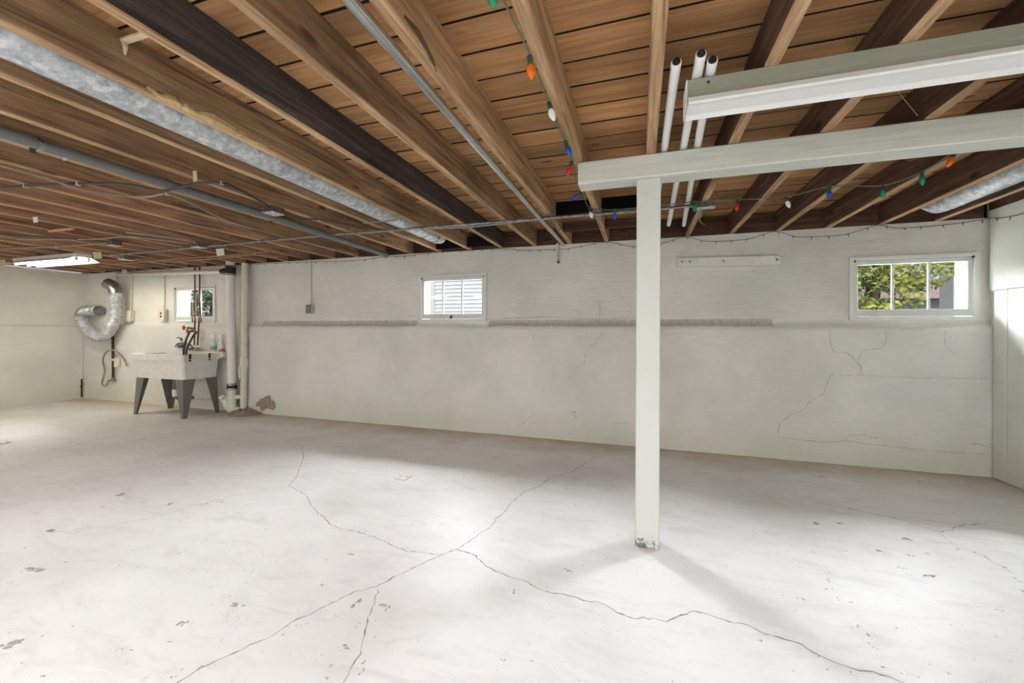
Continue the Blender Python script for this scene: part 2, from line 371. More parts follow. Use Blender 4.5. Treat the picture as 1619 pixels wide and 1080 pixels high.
def wall_back():
    xs = set(round(XL + i * (XR - XL) / 190, 4) for i in range(191)); zs = set(round(i * HJ / 34, 4) for i in range(35))
    for a, b, c, d in HOLES:
        xs = {x for x in xs if min(abs(x - a), abs(x - b)) > 0.02} | {a, b}; zs = {z for z in zs if min(abs(z - c), abs(z - d)) > 0.015} | {c, d}
    zs = {z for z in zs if min(abs(z - LEDGE0), abs(z - LEDGE1)) > 0.02} | {LEDGE0, LEDGE1}
    xs = sorted(xs); zs = sorted(zs); vs = []; fs = []; mi = []
    inh = lambda x, z: any(a - 0.05 < x < b + 0.05 and c - 0.05 < z < d + 0.05 for a, b, c, d in HOLES)
    for z in zs:
        for x in xs:
            y = YL if z <= LEDGE0 + 1e-4 else YW
            k = 0.0 if inh(x, z) else noise.fractal(Vector((x * 1.7, z * 2.3, 3.1)), 1.0, 2.0, 5)
            y -= 0.012 * k
            zz = z
            if abs(z - LEDGE0) < 1e-3: zz = z + 0.016 * noise.noise(Vector((x * 2.5, 7, 0))); y -= 0.012 * noise.noise(Vector((x * 4, 1, 0)))
            if abs(z - LEDGE1) < 1e-3: zz = z + 0.008 * noise.noise(Vector((x * 2.5, 9, 0)))
            if z == zs[-1]: y = min(y, YW)
            vs.append((x, y, zz))
    nx = len(xs)
    for j in range(len(zs) - 1):
        for i in range(nx - 1):
            cx = (xs[i] + xs[i + 1]) / 2; cz = (zs[j] + zs[j + 1]) / 2
            if any(a < cx < b and c < cz < d for a, b, c, d in HOLES): continue
            fs.append((j * nx + i, j * nx + i + 1, (j + 1) * nx + i + 1, (j + 1) * nx + i))
            if LEDGE0 - 1e-3 < cz < LEDGE1 + 1e-3:
                under = any(c - 0.50 < cx < c + (0.53 if c > 0 else 0.47) for c in WIN.values()) or cx > 1.2
                mi.append(2 if under else (1 if -5.2 < cx < 1.25 else 0))
            else: mi.append(0)
    m = MB(); m.add(vs, fs)
    for a, b, c, d in HOLES:                       # reveals through the thickness
        for q in (((a, c), (b, c)), ((b, c), (b, d)), ((b, d), (a, d)), ((a, d), (a, c))):
            (x0, z0), (x1, z1) = q
            m.add([(x0, YW, z0), (x1, YW, z1), (x1, YW + 0.22, z1), (x0, YW + 0.22, z0)], [(0, 3, 2, 1)])
    # outer skin
    ed = [XL - 0.2] + sorted(v for h in HOLES for v in h[:2]) + [XR + 0.2]
    for i in range(len(ed) - 1):
        y = YW + 0.22
        if i % 2 == 0: m.add([(ed[i], y, -0.1), (ed[i + 1], y, -0.1), (ed[i + 1], y, HJ), (ed[i], y, HJ)], [(3, 2, 1, 0)])
        else:
            for z0, z1 in ((-0.1, 1.345), (1.868, HJ)): m.add([(ed[i], y, z0), (ed[i + 1], y, z0), (ed[i + 1], y, z1), (ed[i], y, z1)], [(3, 2, 1, 0)])
    m.add([(XL - 0.2, YW, HJ), (XR + 0.2, YW, HJ), (XR + 0.2, YW + 0.22, HJ), (XL - 0.2, YW + 0.22, HJ)], [(0, 1, 2, 3)])
    o = struct(m.build('wall_back', 'wall', origin=(0, YW, 0)))
    o.data.materials.append(MATS['ledge_grey']); o.data.materials.append(MATS['sill_paint']); o.data.materials.append(MATS['outside_brick'])
    for i, p in enumerate(o.data.polygons):
        p.use_smooth = i < len(mi)
        if i < len(mi): p.material_index = mi[i]
        elif i >= len(mi) + 12: p.material_index = 3
    return o
wallb = wall_back()
walll = struct(MB().box(XL - 0.2, XL, YF - 0.2, YW + 0.22, 0, HJ).build('wall_left', 'wall_side', origin=(XL, 0, 0)))
MB().prism([(XL, 0.0), (XL + 0.025, 0.0), (XL + 0.022, 1.245), (XL, 1.275)], 1, YF, YL - 0.005).build('footing_face', 'wall_side', walll)
wallf = struct(MB().box(XL - 0.2, XR + 0.2, YF - 0.2, YF, 0, HC + 0.05).build('wall_front', 'wall_side', origin=(0, YF, 0)))
wallr = struct(MB().box(XR, XR + 0.2, YF - 0.2, YW + 0.22, 0, HC + 0.05).build('wall_right', 'panel_paint', origin=(XR, 0, 0)))
proto = None; y = 4.395; pid = 0
while y > -1.2:                                    # painted vertical boards below, sheets above
    wd = 0.135 if pid == 0 else 0.27
    b = MB().cbox(XR - 0.016, XR + 0.002, y - wd + 0.004, y, 0.012, 1.555, 0.003)
    b.build('wall_plank', 'panel_paint', wallr); y -= wd; pid += 1
y = 4.425
while y > -1.2:
    MB().cbox(XR - 0.022, XR + 0.002, y - 1.2 + 0.004, y, 1.560, 2.235, 0.003).build('wall_panel', 'panel_paint', wallr); y -= 1.2
MB().box(XR - 0.02, XR + 0.002, YF, 4.44, 2.237, HC).build('rim_board', 'rim', wallr)

# ------------------------------------------------------------------ ceiling: boards, joists, rim
ceil = struct(MB().box(XL - 0.2, XR + 0.2, YF - 0.2, YW + 0.24, HC + 0.024, HC + 0.07).build('ceiling', 'black_wood', origin=(0, 0, HC)))
JX = [0.055 + k * 0.402 for k in range(-23, 7)]
BW = 0.178
row = 0; y = 1.555 - BW * 26
while y < YW:
    y1 = min(y + BW - 0.006, YW + 0.03)
    xa = XL + 0.01; 
    while xa < XR - 0.02:
        ln = random.choice((7, 8, 9, 10, 12)) if xa > XL + 0.05 else random.choice((3, 5, 7, 9))
        nxt = [j for j in JX if j > xa + ln * 0.38]
        xb = nxt[0] if nxt else XR - 0.01
        if XR - xb < 0.5: xb = XR - 0.01
        dz = random.uniform(0, 0.003)
        m = MB(); c = 0.003; z0 = HC + dz; z1 = HC + 0.022
        m.prism([(y + c, z0), (y1 - c, z0), (y1, z0 + c), (y1, z1), (y, z1), (y, z0 + c)], 0, xa + 0.001, xb - 0.002)
        o = m.build('subfloor_board', 'board', ceil); xa = xb
        o.data.materials.append(MATS['grimy_edge'])
        for i in (0, 1, 3, 4, 6, 7): o.data.polygons[i].material_index = 1
    y += BW; row += 1

def joist(x, mat, w=0.048, y0=YF + 0.01, y1=YW - 0.005, wane=0.0, under=None):
    n = 26; vs = []; fs = []
    for i in range(n + 1):
        y = y0 + (y1 - y0) * i / n
        j = lambda s: noise.noise(Vector((x * 9, y * 1.6, s)))
        a = x - w / 2 + 0.003 * j(1); b = x + w / 2 + 0.003 * j(2); zb = HJ + 0.003 * j(3)
        wn = 0.004 + wane * max(0, 0.35 + 0.9 * j(5))
        ring = [(a, HC), (a, zb + 0.004), (a + 0.004, zb), (b - wn, zb), (b, zb + wn * 1.3), (b, HC)]
        vs += [(p[0], y, p[1]) for p in ring]
    for i in range(n):
        for k in range(6):
            fs.append((i * 6 + k, i * 6 + (k + 1) % 6, (i + 1) * 6 + (k + 1) % 6, (i + 1) * 6 + k))
    fs += [tuple(range(6)), tuple(range(n * 6 + 5, n * 6 - 1, -1))]
    o = MB().add(vs, fs).build('joist', mat, ceil)
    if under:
        o.data.materials.append(MATS[under])  # paler underside: cleaner wood, plus floor bounce put into the colour
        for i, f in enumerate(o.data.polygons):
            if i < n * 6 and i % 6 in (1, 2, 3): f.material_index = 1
    return o
for k, x in zip(range(-16, 14), JX):
    if x < XL + 0.05 or x > XR - 0.05: continue
    if k == 3: mt = 'joist_black'
    elif k in (5, 6): mt = 'joist_tan'
    elif k in (4, 7): mt = 'joist_tan' if k == 7 else 'joist_brown'
    elif k >= 8: mt = 'joist_dark'
    elif k >= -2: mt = 'joist_brown'
    else: mt = 'joist_red'
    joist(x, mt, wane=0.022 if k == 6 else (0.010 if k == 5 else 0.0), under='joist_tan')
allj = [j for j in JX if XL + 0.05 < j < XR - 0.05]
edges = [XL] + allj + [XR - 0.02]
for a, b in zip(edges[:-1], edges[1:]):            # rim boards standing on the wall between the joist ends
    MB().box(a + 0.026, b - 0.026, YW - 0.012, YW + 0.03, HJ + 0.002, HC).build('rim_board', 'rim', ceil)
MB().box(XL - 0.2, XR + 0.2, YW + 0.031, YW + 0.2, HJ, HC + 0.03).build('sill_plate', 'black_wood', ceil)
# dark framed-out opening between three joists
jx = lambda k: 0.055 + (k - 7) * 0.402
for k in (5, 6):
    MB().box(jx(k) + 0.026, jx(k + 1) - 0.026, 3.56, 3.60, HJ + 0.05, HC).build('header', 'black_wood', ceil)
    MB().box(jx(k) + 0.026, jx(k + 1) - 0.026, 3.88, 3.92, HJ, HJ + 0.085).build('header', 'rim', ceil)
MB().box(jx(2) + 0.026, jx(3) - 0.026, 4.30, 4.34, HJ + 0.005, HJ + 0.12).build('blocking', 'black_wood', ceil)
MB().box(jx(1) + 0.026, jx(2) - 0.026, 4.30, 4.34, HJ + 0.005, HJ + 0.12).build('blocking', 'black_wood', ceil)
# torn, splintered edge on one joist
m = MB(); px = jx(2) + 0.020
pts = []; rr = []
for i in range(34):
    y = 1.10 + i * 0.018; q = noise.noise(Vector((i * 0.37, 0.5, 0))); q2 = noise.noise(Vector((i * 0.9, 4.5, 0)))
    e = min(1, i / 4, (33 - i) / 10)
    pts.append((px + 0.006 * q2, y, HJ + 0.012 + 0.010 * q)); rr.append(0.003 + e * (0.017 + 0.012 * q + 0.004 * q2))
m.tube(pts, rr, 7)
m.build('torn_edge', 'torn', ceil)
m = MB(); px = jx(5) + 0.022
m.tube([(px, 1.12, HJ + 0.03), (px, 1.2, HJ + 0.035), (px - 0.004, 1.3, HJ + 0.012), (px - 0.01, 1.36, HJ + 0.004)], [0.006, 0.014, 0.012, 0.004], 6)
m.build('split_knot', 'joist_dark', ceil)

# ------------------------------------------------------------------ floor and wall cracks, chipped paint
def jag(pts, step, amp, nrm):
    out = []; pts = [Vector(p) for p in pts]
    for a, b in zip(pts[:-1], pts[1:]):
        d = b - a; n = max(1, int(d.length / step)); x = d.cross(nrm).normalized()
        for i in range(n): out.append(a + d * (i / n) + x * random.uniform(-amp, amp))
    return out + [pts[-1]]
FLOOR_CRACKS = [
 (0.007, [(-0.404,3.938),(-0.479,3.659),(-0.557,3.423),(-0.66,3.273),(-0.708,3.196),(-0.741,3.025),(-0.822,2.908),(-0.832,2.806),(-0.854,2.66),(-0.848,2.556),(-0.875,2.43),(-0.865,2.308),(-0.905,2.218),(-0.908,2.148),(-0.934,2.08),(-0.959,2.016),(-0.998,1.954),(-1.04,1.889),(-1.078,1.822),(-1.104,1.744),(-1.138,1.685),(-1.163,1.618),(-1.202,1.575),(-1.243,1.537),(-1.269,1.483),(-1.296,1.428),(-1.321,1.353),(-1.352,1.316),(-1.37,1.257),(-1.377,1.205),(-1.4,1.179),(-1.418,1.131),(-1.441,1.089),(-1.475,1.039),(-1.485,0.985),(-1.493,0.958),(-1.499,0.923)]),
 (0.007, [(-3.31,3.277),(-3.053,3.048),(-2.849,2.808),(-2.678,2.6),(-2.579,2.431),(-2.423,2.377),(-2.295,2.321),(-2.151,2.209),(-1.989,2.119),(-1.875,2.063),(-1.803,2.016),(-1.72,2.009),(-1.606,2.007),(-1.461,1.982),(-1.356,1.956),(-1.286,1.928),(-1.194,1.911),(-1.124,1.926),(-1.046,1.928),(-0.998,1.954)]),
 (0.008, [(-0.959,2.016),(-0.883,2.0),(-0.843,1.995),(-0.784,1.943),(-0.728,1.909),(-0.665,1.888),(-0.591,1.868),(-0.538,1.864),(-0.466,1.836),(-0.424,1.816),(-0.363,1.815),(-0.293,1.821),(-0.239,1.805),(-0.178,1.816),(-0.132,1.801),(-0.087,1.772),(-0.034,1.757),(0.018,1.774),(0.059,1.781),(0.104,1.783),(0.142,1.817),(0.177,1.842),(0.227,1.883),(0.301,1.879),(0.375,1.859),(0.419,1.867),(0.48,1.834),(0.548,1.825),(0.596,1.813),(0.628,1.784),(0.668,1.76),(0.717,1.746),(0.744,1.737),(0.792,1.744),(0.832,1.735),(0.862,1.723),(0.89,1.709)]),
 (0.007, [(-1.157,1.6),(-1.118,1.518),(-1.097,1.456),(-1.036,1.351),(-1.007,1.291),(-0.98,1.249),(-0.98,1.2),(-0.963,1.16),(-0.956,1.132),(-0.949,1.112)]),
 (0.007, [(1.352,3.338),(1.456,3.277),(1.555,3.251),(1.618,3.215),(1.671,3.144),(1.735,3.101),(1.823,3.16),(1.878,3.222),(1.974,3.278),(2.097,3.337)]),
 (0.004, [(1.735,3.101),(1.711,3.025),(1.711,2.936),(1.753,2.893),(1.772,2.819),(1.78,2.735),(1.788,2.658)]),
 (0.004, [(-4.34,1.619),(-4.266,1.715),(-4.222,1.831),(-4.176,1.955),(-4.14,2.095),(-4.095,2.242),(-4.095,2.391),(-4.102,2.537)]),
 (0.004, [(-3.098,1.606),(-2.983,1.715),(-2.94,1.805),(-2.921,1.933),(-2.839,2.047),(-2.804,2.151),(-2.692,2.262),(-2.61,2.367),(-2.579,2.431)]),
 (0.005, [(0.514,3.728),(0.416,3.748),(0.464,3.648),(0.594,3.618)]),
]
CHIPS = [(-2.873,1.187,0.117,0.04),(-2.287,0.881,0.083,0.052),(-6.348,2.402,0.111,0.123),(-3.345,1.457,0.07,0.056),(-1.771,1.159,0.048,0.037),(-1.682,1.299,0.036,0.036),(-1.64,1.312,0.029,0.028),(-3.593,1.914,0.067,0.064),(-3.081,1.923,0.035,0.043),(-2.859,1.996,0.035,0.031),(-2.779,2.063,0.032,0.031),(-3.464,1.753,0.035,0.028),(-1.72,1.068,0.026,0.017),(-1.534,1.138,0.014,0.013),(-1.852,0.993,0.015,0.014),(-1.486,1.024,0.033,0.019),(-1.53,0.967,0.023,0.019),(-1.96,0.836,0.023,0.022),(-1.616,0.939,0.011,0.011),(-1.534,0.999,0.013,0.011),(-1.588,1.25,0.015,0.013),(-1.548,1.257,0.011,0.011),(-2.824,1.279,0.032,0.021),(-3.215,1.289,0.022,0.025),(-2.836,1.095,0.019,0.025),(-2.513,1.333,0.021,0.025),(-2.413,1.356,0.012,0.021),(-1.827,1.496,0.015,0.015),(-1.757,1.469,0.01,0.014),(-1.723,1.464,0.011,0.012),(-2.145,1.862,0.019,0.022),(-2.349,1.508,0.019,0.019),(-1.779,1.272,0.011,0.012),(-2.262,1.144,0.011,0.012),(-1.214,1.381,0.017,0.017),(-1.56,1.713,0.019,0.016),(-1.523,1.558,0.01,0.014),(-2.188,1.692,0.012,0.017),(-3.968,2.434,0.031,0.035),(-3.509,2.464,0.026,0.031),(-3.324,2.46,0.026,0.03),(-3.874,2.342,0.03,0.033),(-3.245,2.381,0.025,0.028),(-1.341,1.237,0.024,0.011),(-1.318,1.296,0.023,0.013),(-1.042,1.174,0.028,0.012),(-1.024,1.129,0.02,0.018),(-2.364,0.907,0.02,0.015),(-0.555,1.763,0.026,0.04),(-0.472,1.387,0.023,0.021),(-0.367,1.414,0.017,0.014),(-0.471,1.427,0.012,0.012),(-0.2,1.614,0.009,0.011),(-0.338,2.013,0.052,0.031),(-0.457,1.486,0.008,0.008),(-0.536,1.408,0.008,0.007),(-0.476,1.341,0.007,0.008),(-1.083,1.365,0.013,0.04),(-1.04,1.413,0.015,0.016),(-0.985,1.339,0.012,0.02),(-1.182,1.479,0.025,0.072),(-1.033,1.493,0.022,0.051),(-1.055,1.262,0.039,0.027),(-0.944,1.224,0.022,0.024),(-0.931,1.187,0.018,0.034),(-0.402,1.488,0.008,0.008),(-0.373,1.738,0.011,0.008),(-0.485,1.767,0.012,0.013),(-1.658,2.036,0.016,0.021),(-1.92,2.316,0.021,0.022),(-1.621,2.041,0.022,0.017),(-0.423,1.776,0.014,0.011),(0.07,2.152,0.018,0.019),(0.053,2.235,0.014,0.015),(-0.251,1.531,0.01,0.008),(-0.351,1.353,0.007,0.006),(-0.791,1.261,0.006,0.006),(-1.455,1.839,0.011,0.014),(-1.251,1.795,0.008,0.012),(-0.462,3.402,0.017,0.031),(-0.426,2.789,0.025,0.025),(-0.527,3.059,0.024,0.026),(-1.036,3.473,0.019,0.028),(-2.488,4.229,0.037,0.063),(-2.134,4.26,0.03,0.06),(-1.85,4.072,0.028,0.053),(-1.46,4.754,0.045,0.079),(1.063,2.996,0.056,0.043),(1.196,3.036,0.049,0.031),(0.693,2.124,0.042,0.026),(1.092,2.665,0.034,0.02),(0.863,1.997,0.028,0.023),(0.863,1.948,0.023,0.04),(0.854,1.89,0.02,0.024),(0.862,1.873,0.01,0.013),(0.831,1.779,0.028,0.018),(0.892,1.769,0.027,0.015),(0.924,1.768,0.022,0.012),(1.045,1.821,0.024,0.014),(0.878,2.317,0.018,0.036),(0.866,2.246,0.01,0.039),(0.828,2.239,0.027,0.019),(0.862,2.183,0.021,0.011),(0.897,2.164,0.028,0.013),(1.279,2.562,0.053,0.022),(1.281,2.503,0.026,0.018),(1.398,2.723,0.037,0.025),(1.487,2.93,0.061,0.033),(1.267,2.72,0.051,0.028),(2.157,4.091,0.034,0.048),(1.756,2.615,0.02,0.046),(1.703,2.515,0.015,0.073),(1.492,2.304,0.029,0.015),(1.688,2.885,0.032,0.024),(1.783,2.731,0.032,0.029),(1.226,2.118,0.01,0.017),(0.368,1.934,0.008,0.011),(0.286,1.794,0.009,0.009),(0.18,1.595,0.008,0.01),(0.382,2.277,0.008,0.013),(1.432,3.453,0.013,0.029),(0.45,1.786,0.03,0.018),(1.001,2.035,0.025,0.012),(2.614,4.428,0.031,0.047),(2.616,4.334,0.026,0.036),(1.024,3.755,0.025,0.027),(1.449,3.976,0.056,0.03),(0.913,2.598,0.02,0.016),(1.372,2.521,0.064,0.024),(1.501,2.769,0.042,0.022),(1.782,2.836,0.042,0.019),(1.75,2.87,0.034,0.02)]
WALL_CRACKS = [
 (0.007, [(1.691,0.837),(1.647,0.759),(1.611,0.639),(1.501,0.557),(1.464,0.489),(1.351,0.426),(1.275,0.354),(1.246,0.218)]),
 (0.007, [(2.082,1.225),(2.082,1.132),(2.049,1.069),(1.929,1.05),(1.877,0.981),(1.886,0.918),(1.912,0.834)]),
 (0.006, [(1.798,1.022),(1.86,0.949),(1.912,0.887)]),
 (0.005, [(2.489,1.227),(2.492,1.076),(2.567,1.023)]),
 (0.004, [(1.701,0.805),(1.93,0.818),(2.184,0.813),(2.427,0.816),(2.781,0.826)]),
 (0.006, [(1.256,0.208),(1.39,0.202),(1.558,0.194),(1.613,0.19),(1.757,0.218),(1.827,0.278),(1.932,0.29),(2.035,0.263)]),
 (0.006, [(2.655,0.271),(2.708,0.279),(2.768,0.257),(2.805,0.251)]),
 (0.004, [(2.692,0.424),(2.76,0.421)]),
 (0.005, [(1.757,0.218),(2.136,0.199),(2.429,0.186),(2.798,0.191)]),
 (0.005, [(1.663,1.235),(1.663,1.127),(1.691,1.03),(1.798,1.022)]),
 (0.005, [(-0.348,1.219),(-0.487,1.066),(-0.562,0.988),(-0.571,0.864),(-0.647,0.814),(-0.676,0.755),(-0.772,0.674)]),
 (0.012, [(-0.732,0.327),(-0.664,0.322),(-0.693,0.281),(-0.635,0.247)]),
 (0.008, [(-1.12,0.266),(-1.192,0.227),(-1.233,0.174),(-1.338,0.116)]),
 (0.004, [(-1.145,1.196),(-1.145,1.057),(-0.952,1.04),(-0.951,0.902)]),
 (0.004, [(-0.316,0.222),(-0.082,0.249)]),
]
UPPER_CRACKS = [
 (0.006, [(-1.728,1.344),(-1.443,1.355),(-1.231,1.362),(-1.024,1.372),(-0.823,1.355),(-0.627,1.346),(-0.343,1.341),(-0.088,1.347)]),
 (0.004, [(-2.854,1.389),(-2.639,1.388)]),
 (0.004, [(-0.419,1.563),(-0.418,1.353)]),
]

for wd, pts in FLOOR_CRACKS:
    MB().ribbon(jag([(x, y, 0) for x, y in pts], 0.018, 0.006, Vector((0, 0, 1))), wd * 0.6, (0, 0, 1)).build('crack', 'crack', floor)
for wd, pts in WALL_CRACKS:
    MB().ribbon(jag([(x, YL - 0.006, z) for x, z in pts], 0.02, 0.005, Vector((0, -1, 0))), wd * 0.7, (0, -1, 0), off=0.002).build('crack', 'wall_crack', wallb)
for wd, pts in UPPER_CRACKS:
    MB().ribbon(jag([(x, YW - 0.008, z) for x, z in pts], 0.03, 0.004, Vector((0, -1, 0))), wd, (0, -1, 0), off=0.002).build('crack', 'wall_crack', wallb)
ZB = [0.0004]
def blob(m, x, y, a, b, rot):
    n = 11; vs = []; ZB[0] += 1.5e-6; s = random.random() * 50
    for k in range(n):
        t = 2 * PI * k / n; r = 0.5 * (0.72 + 0.55 * noise.noise(Vector((math.cos(t) * 1.6 + s, math.sin(t) * 1.6, s))) + random.uniform(-.12, .12))
        u, v = a * r * math.cos(t), b * r * math.sin(t)
        vs.append((x + u * math.cos(rot) - v * math.sin(rot), y + u * math.sin(rot) + v * math.cos(rot), ZB[0]))
    m.add(vs, [tuple(range(n))])
m = MB()
for x, y, a, b in CHIPS:
    a, b = min(a, 0.14), min(b, 0.14); g = 3 if a * b < 0.0012 else 9
    for q in range(g): blob(m, x + random.uniform(-.4, .4) * a, y + random.uniform(-.4, .4) * b, a * random.uniform(.25, .6), b * random.uniform(.25, .55), YAW + random.uniform(-.4, .4))
    for q in range(4): blob(m, x + random.gauss(0, .8) * a, y + random.gauss(0, .8) * b, a * random.uniform(.06, .18), b * random.uniform(.08, .2), random.uniform(0, 3))
for c in range(70):                                # scattered specks, in drifts
    cx, cy = random.uniform(-6, 2.6), random.uniform(0.5, 4.2); sp = random.uniform(0.05, 0.25)
    for i in range(random.randint(3, 12)):
        s = random.uniform(0.002, 0.008); x, y = random.gauss(cx, sp), random.gauss(cy, sp)
        if XL + .1 < x < XR - .1 and y < 4.38: blob(m, x, y, s * random.uniform(1, 2.2), s, random.uniform(0, 3))
o = m.build('paint_chips', 'chip', floor); o['kind'] = 'stuff'
m = MB(); blob(m, -1.06, 1.50, 0.07, 0.025, 0.0); blob(m, -1.47, 1.79, 0.05, 0.03, 0.2); blob(m, -1.42, 1.53, 0.02, 0.02, 0); m.build('rust_stain', 'rust_stain', floor)
# bare patch and mound where the drain leaves the floor
m = MB(); n = 18; vs = [(-5.42, 4.33, 0.075)]
for r, z in ((0.08, 0.07), (0.15, 0.05), (0.22, 0.012), (0.25, -0.002)):
    for k in range(n):
        t = 2 * PI * k / n; q = r * (1 + 0.25 * noise.noise(Vector((math.cos(t) * 1.5, math.sin(t) * 1.5, r * 6))))
        vs.append((-5.42 + q * 1.1 * math.cos(t), min(4.33 + 0.8 * q * math.sin(t), 4.41), z + 0.02 * noise.noise(Vector((k * 3.1, r * 20, 1)))))
fs = [(0, 1 + k, 1 + (k + 1) % n) for k in range(n)] + [(1 + j * n + k, 1 + (j + 1) * n + k, 1 + (j + 1) * n + (k + 1) % n, 1 + j * n + (k + 1) % n) for j in range(3) for k in range(n)]
m.add(vs, fs).build('patch_mound', 'mortar', floor)
m = MB(); vs = []
for k in range(16):
    t = 2 * PI * k / 16; r = 1 + 0.3 * random.uniform(-1, 1); vs.append((-5.10 + 0.16 * r * math.cos(t), YL - 0.015, 0.16 + 0.10 * r * math.sin(t)))
m.add(vs, [tuple(range(16))]).build('bare_patch', 'mortar', wallb)

# ------------------------------------------------------------------ windows
for n, c in WIN.items():
    fr = MB(); y0, y1 = YW - 0.022, YW + 0.09
    fr.box(c - 0.455, c + 0.455, y0, y1, 1.862, 1.893).box(c - 0.455, c + 0.455, y0, y1, 1.318, 1.349).box(c - 0.455, c - 0.424, y0, y1, 1.349, 1.862).box(c + 0.424, c + 0.455, y0, y1, 1.349, 1.862)
    o = struct(fr.build('window_%d' % n, 'white_paint' if n == 3 else 'sash_paint', origin=(c, YW, 1.318)))
    yo0, yo1 = YW - 0.006, YW + 0.03
    for nm, bx in (('rail', (c - 0.420, c + 0.420, yo0, yo1, 1.822, 1.858)), ('rail', (c - 0.420, c + 0.420, yo0, yo1, 1.353, 1.413)), ('stile', (c - 0.420, c - 0.386, yo0, yo1, 1.4135, 1.8215)), ('stile', (c + 0.386, c + 0.420, yo0, yo1, 1.4135, 1.8215))):
        MB().cbox(*bx, 0.004).build(nm, 'sash_paint', o)
    for q in (-0.1285, 0.1285):
        MB().cbox(c + q - 0.009, c + q + 0.009, yo0 + 0.003, yo0 + 0.018, 1.4135, 1.8215, 0.003).build('muntin', 'sash_paint', o)
    for a, b in ((-0.385, -0.138), (-0.119, 0.119), (0.138, 0.385)):
        MB().box(c + a, c + b, YW + 0.012, YW + 0.015, 1.414, 1.821).build('pane', 'glass', o)
    if n == 2:
        l = MB().lathe((c - 0.01, YW - 0.006, 1.378), [(0.016, 0), (0.016, 0.008), (0.009, 0.012), (0.007, 0.022)], 10, (0, -1, 0)); l.box(c - 0.016, c - 0.004, YW - 0.034, YW - 0.026, 1.35, 1.385); l.build('latch', 'dark_iron', o)
    for sx in (-1, 1):
        MB().box(c + sx * 0.415 - 0.004, c + sx * 0.415 + 0.004, YW - 0.026, YW - 0.006, 1.848, 1.866).build('hook', 'dark_iron', o)

# ------------------------------------------------------------------ outdoors
struct(MB().box(-30, 20, YW + 0.23, 40, 1.0, 1.10).build('ground', 'soil', origin=(0, YW, 1.1)), 'grassy yard outside the basement windows', 'ground')
def leaves(m, c, rad, n, s):
    for i in range(n):
        while True:
            p = Vector((random.uniform(-1, 1), random.uniform(-1, 1), random.uniform(-1, 1)))
            if 0.35 < p.length < 1: break
        p = Vector(c) + Vector((p.x * rad[0], p.y * rad[1], p.z * rad[2]))
        a = Vector((random.gauss(0, 1), random.gauss(0, 1), random.gauss(0, 1))).normalized(); b = a.orthogonal().normalized(); k = s * random.uniform(.6, 1.3)
        m.add([p - a * k, p + b * k * 0.55, p + a * k, p - b * k * 0.55], [(0, 1, 2, 3)])
def tree(loc, label, mat, blobs, trunk_h, n, s, r=0.1):
    t = thing('leafy_tree', loc, label, 'tree'); L = Vector(loc)
    MB().tube([L, L + Vector((0.05, 0, trunk_h * .5)), L + Vector((0, 0, trunk_h))], [r, r * .75, r * .4], 9).build('trunk', 'bark', t, True)
    m = MB()
    for dx, dy, dz, rx, rz in blobs: leaves(m, L + Vector((dx, dy, dz)), (rx, rx, rz), n, s)
    o = m.build('foliage', mat, t); o['kind'] = 'stuff'
tree((5.2, 11.5, 1.1), 'yellow green leafy tree outside the window nearest the panelled wall', 'leaves', [(0, 0, 1.0, 0.9, 0.9), (-0.9, 0.3, 1.6, 0.9, 0.8), (0.7, 0.2, 1.6, 0.9, 0.6), (0.2, 0.3, 2.6, 1.4, 0.9), (-0.4, 0.0, 0.5, 0.9, 0.45)], 2.6, 800, 0.08)
tree((6.6, 15.0, 1.1), 'darker grey green tree standing behind the yellow green one', 'leaves_dark', [(0, 0, 2.6, 1.7, 1.2), (1.2, 0, 2.3, 1.3, 1.0), (-1.2, 0.2, 1.8, 1.2, 0.9)], 2.6, 900, 0.09)
tree((-13.1, 9.3, 1.1), 'pale grey green shrub outside the window above the utility sink', 'leaves_dark', [(0, 0, 0.7, 0.7, 0.6), (0.1, 0.2, 1.3, 0.7, 0.6)], 1.3, 700, 0.07, 0.05)
h = thing('neighbour_house', (10.2, 19.5, 1.1), 'small house with pinkish shingle roof beyond the trees', 'house')
MB().box(7.4, 13, 18, 21, 1.1, 2.45).build('wall', 'pale_stucco', h); MB().prism([(17.6, 2.42), (21.4, 2.42), (19.5, 3.3)], 0, 7.2, 13.2).build('roof', 'shingle', h)
h = thing('garage_wall', (7.9, 12.6, 1.1), 'pale plain garage wall with white corner board beside the trees', 'building')
MB().box(7.30, 10.5, 12.5, 12.9, 1.1, 4.2).build('wall', 'siding', h); MB().box(7.20, 7.31, 12.46, 12.94, 1.1, 4.2).build('corner_board', 'white_paint', h)
h = thing('siding_house', (-4.2, 10.2, 1.1), 'white clapboard house wall seen through the middle window', 'house')
MB().box(-5.45, -1.2, 10.03, 10.4, 1.1, 4.6).build('wall', 'siding', h)
for i in range(33):
    z = 1.12 + i * 0.104
    MB().prism([(9.985, z), (10.03, z), (10.03, z + 0.104), (10.012, z + 0.104)], 0, -5.45, -1.2).build('clapboard', 'siding', h)
MB().box(-5.58, -5.45, 9.97, 10.42, 1.1, 4.6).build('corner_board', 'white_paint', h)
h = thing('board_fence', (-14.6, 9.6, 1.1), 'tall white vertical board fence outside the window above the sink', 'fence')
for i in range(9): MB().cbox(-17.2 + i * 0.34, -16.87 + i * 0.34, 9.5 + (i % 2) * 0.03, 9.53 + (i % 2) * 0.03, 1.12, 3.4, 0.006).build('board', 'siding', h)
for z in (1.6, 3.0): MB().box(-17.2, -14.15, 9.565, 9.62, z, z + 0.09).build('rail', 'siding', h)

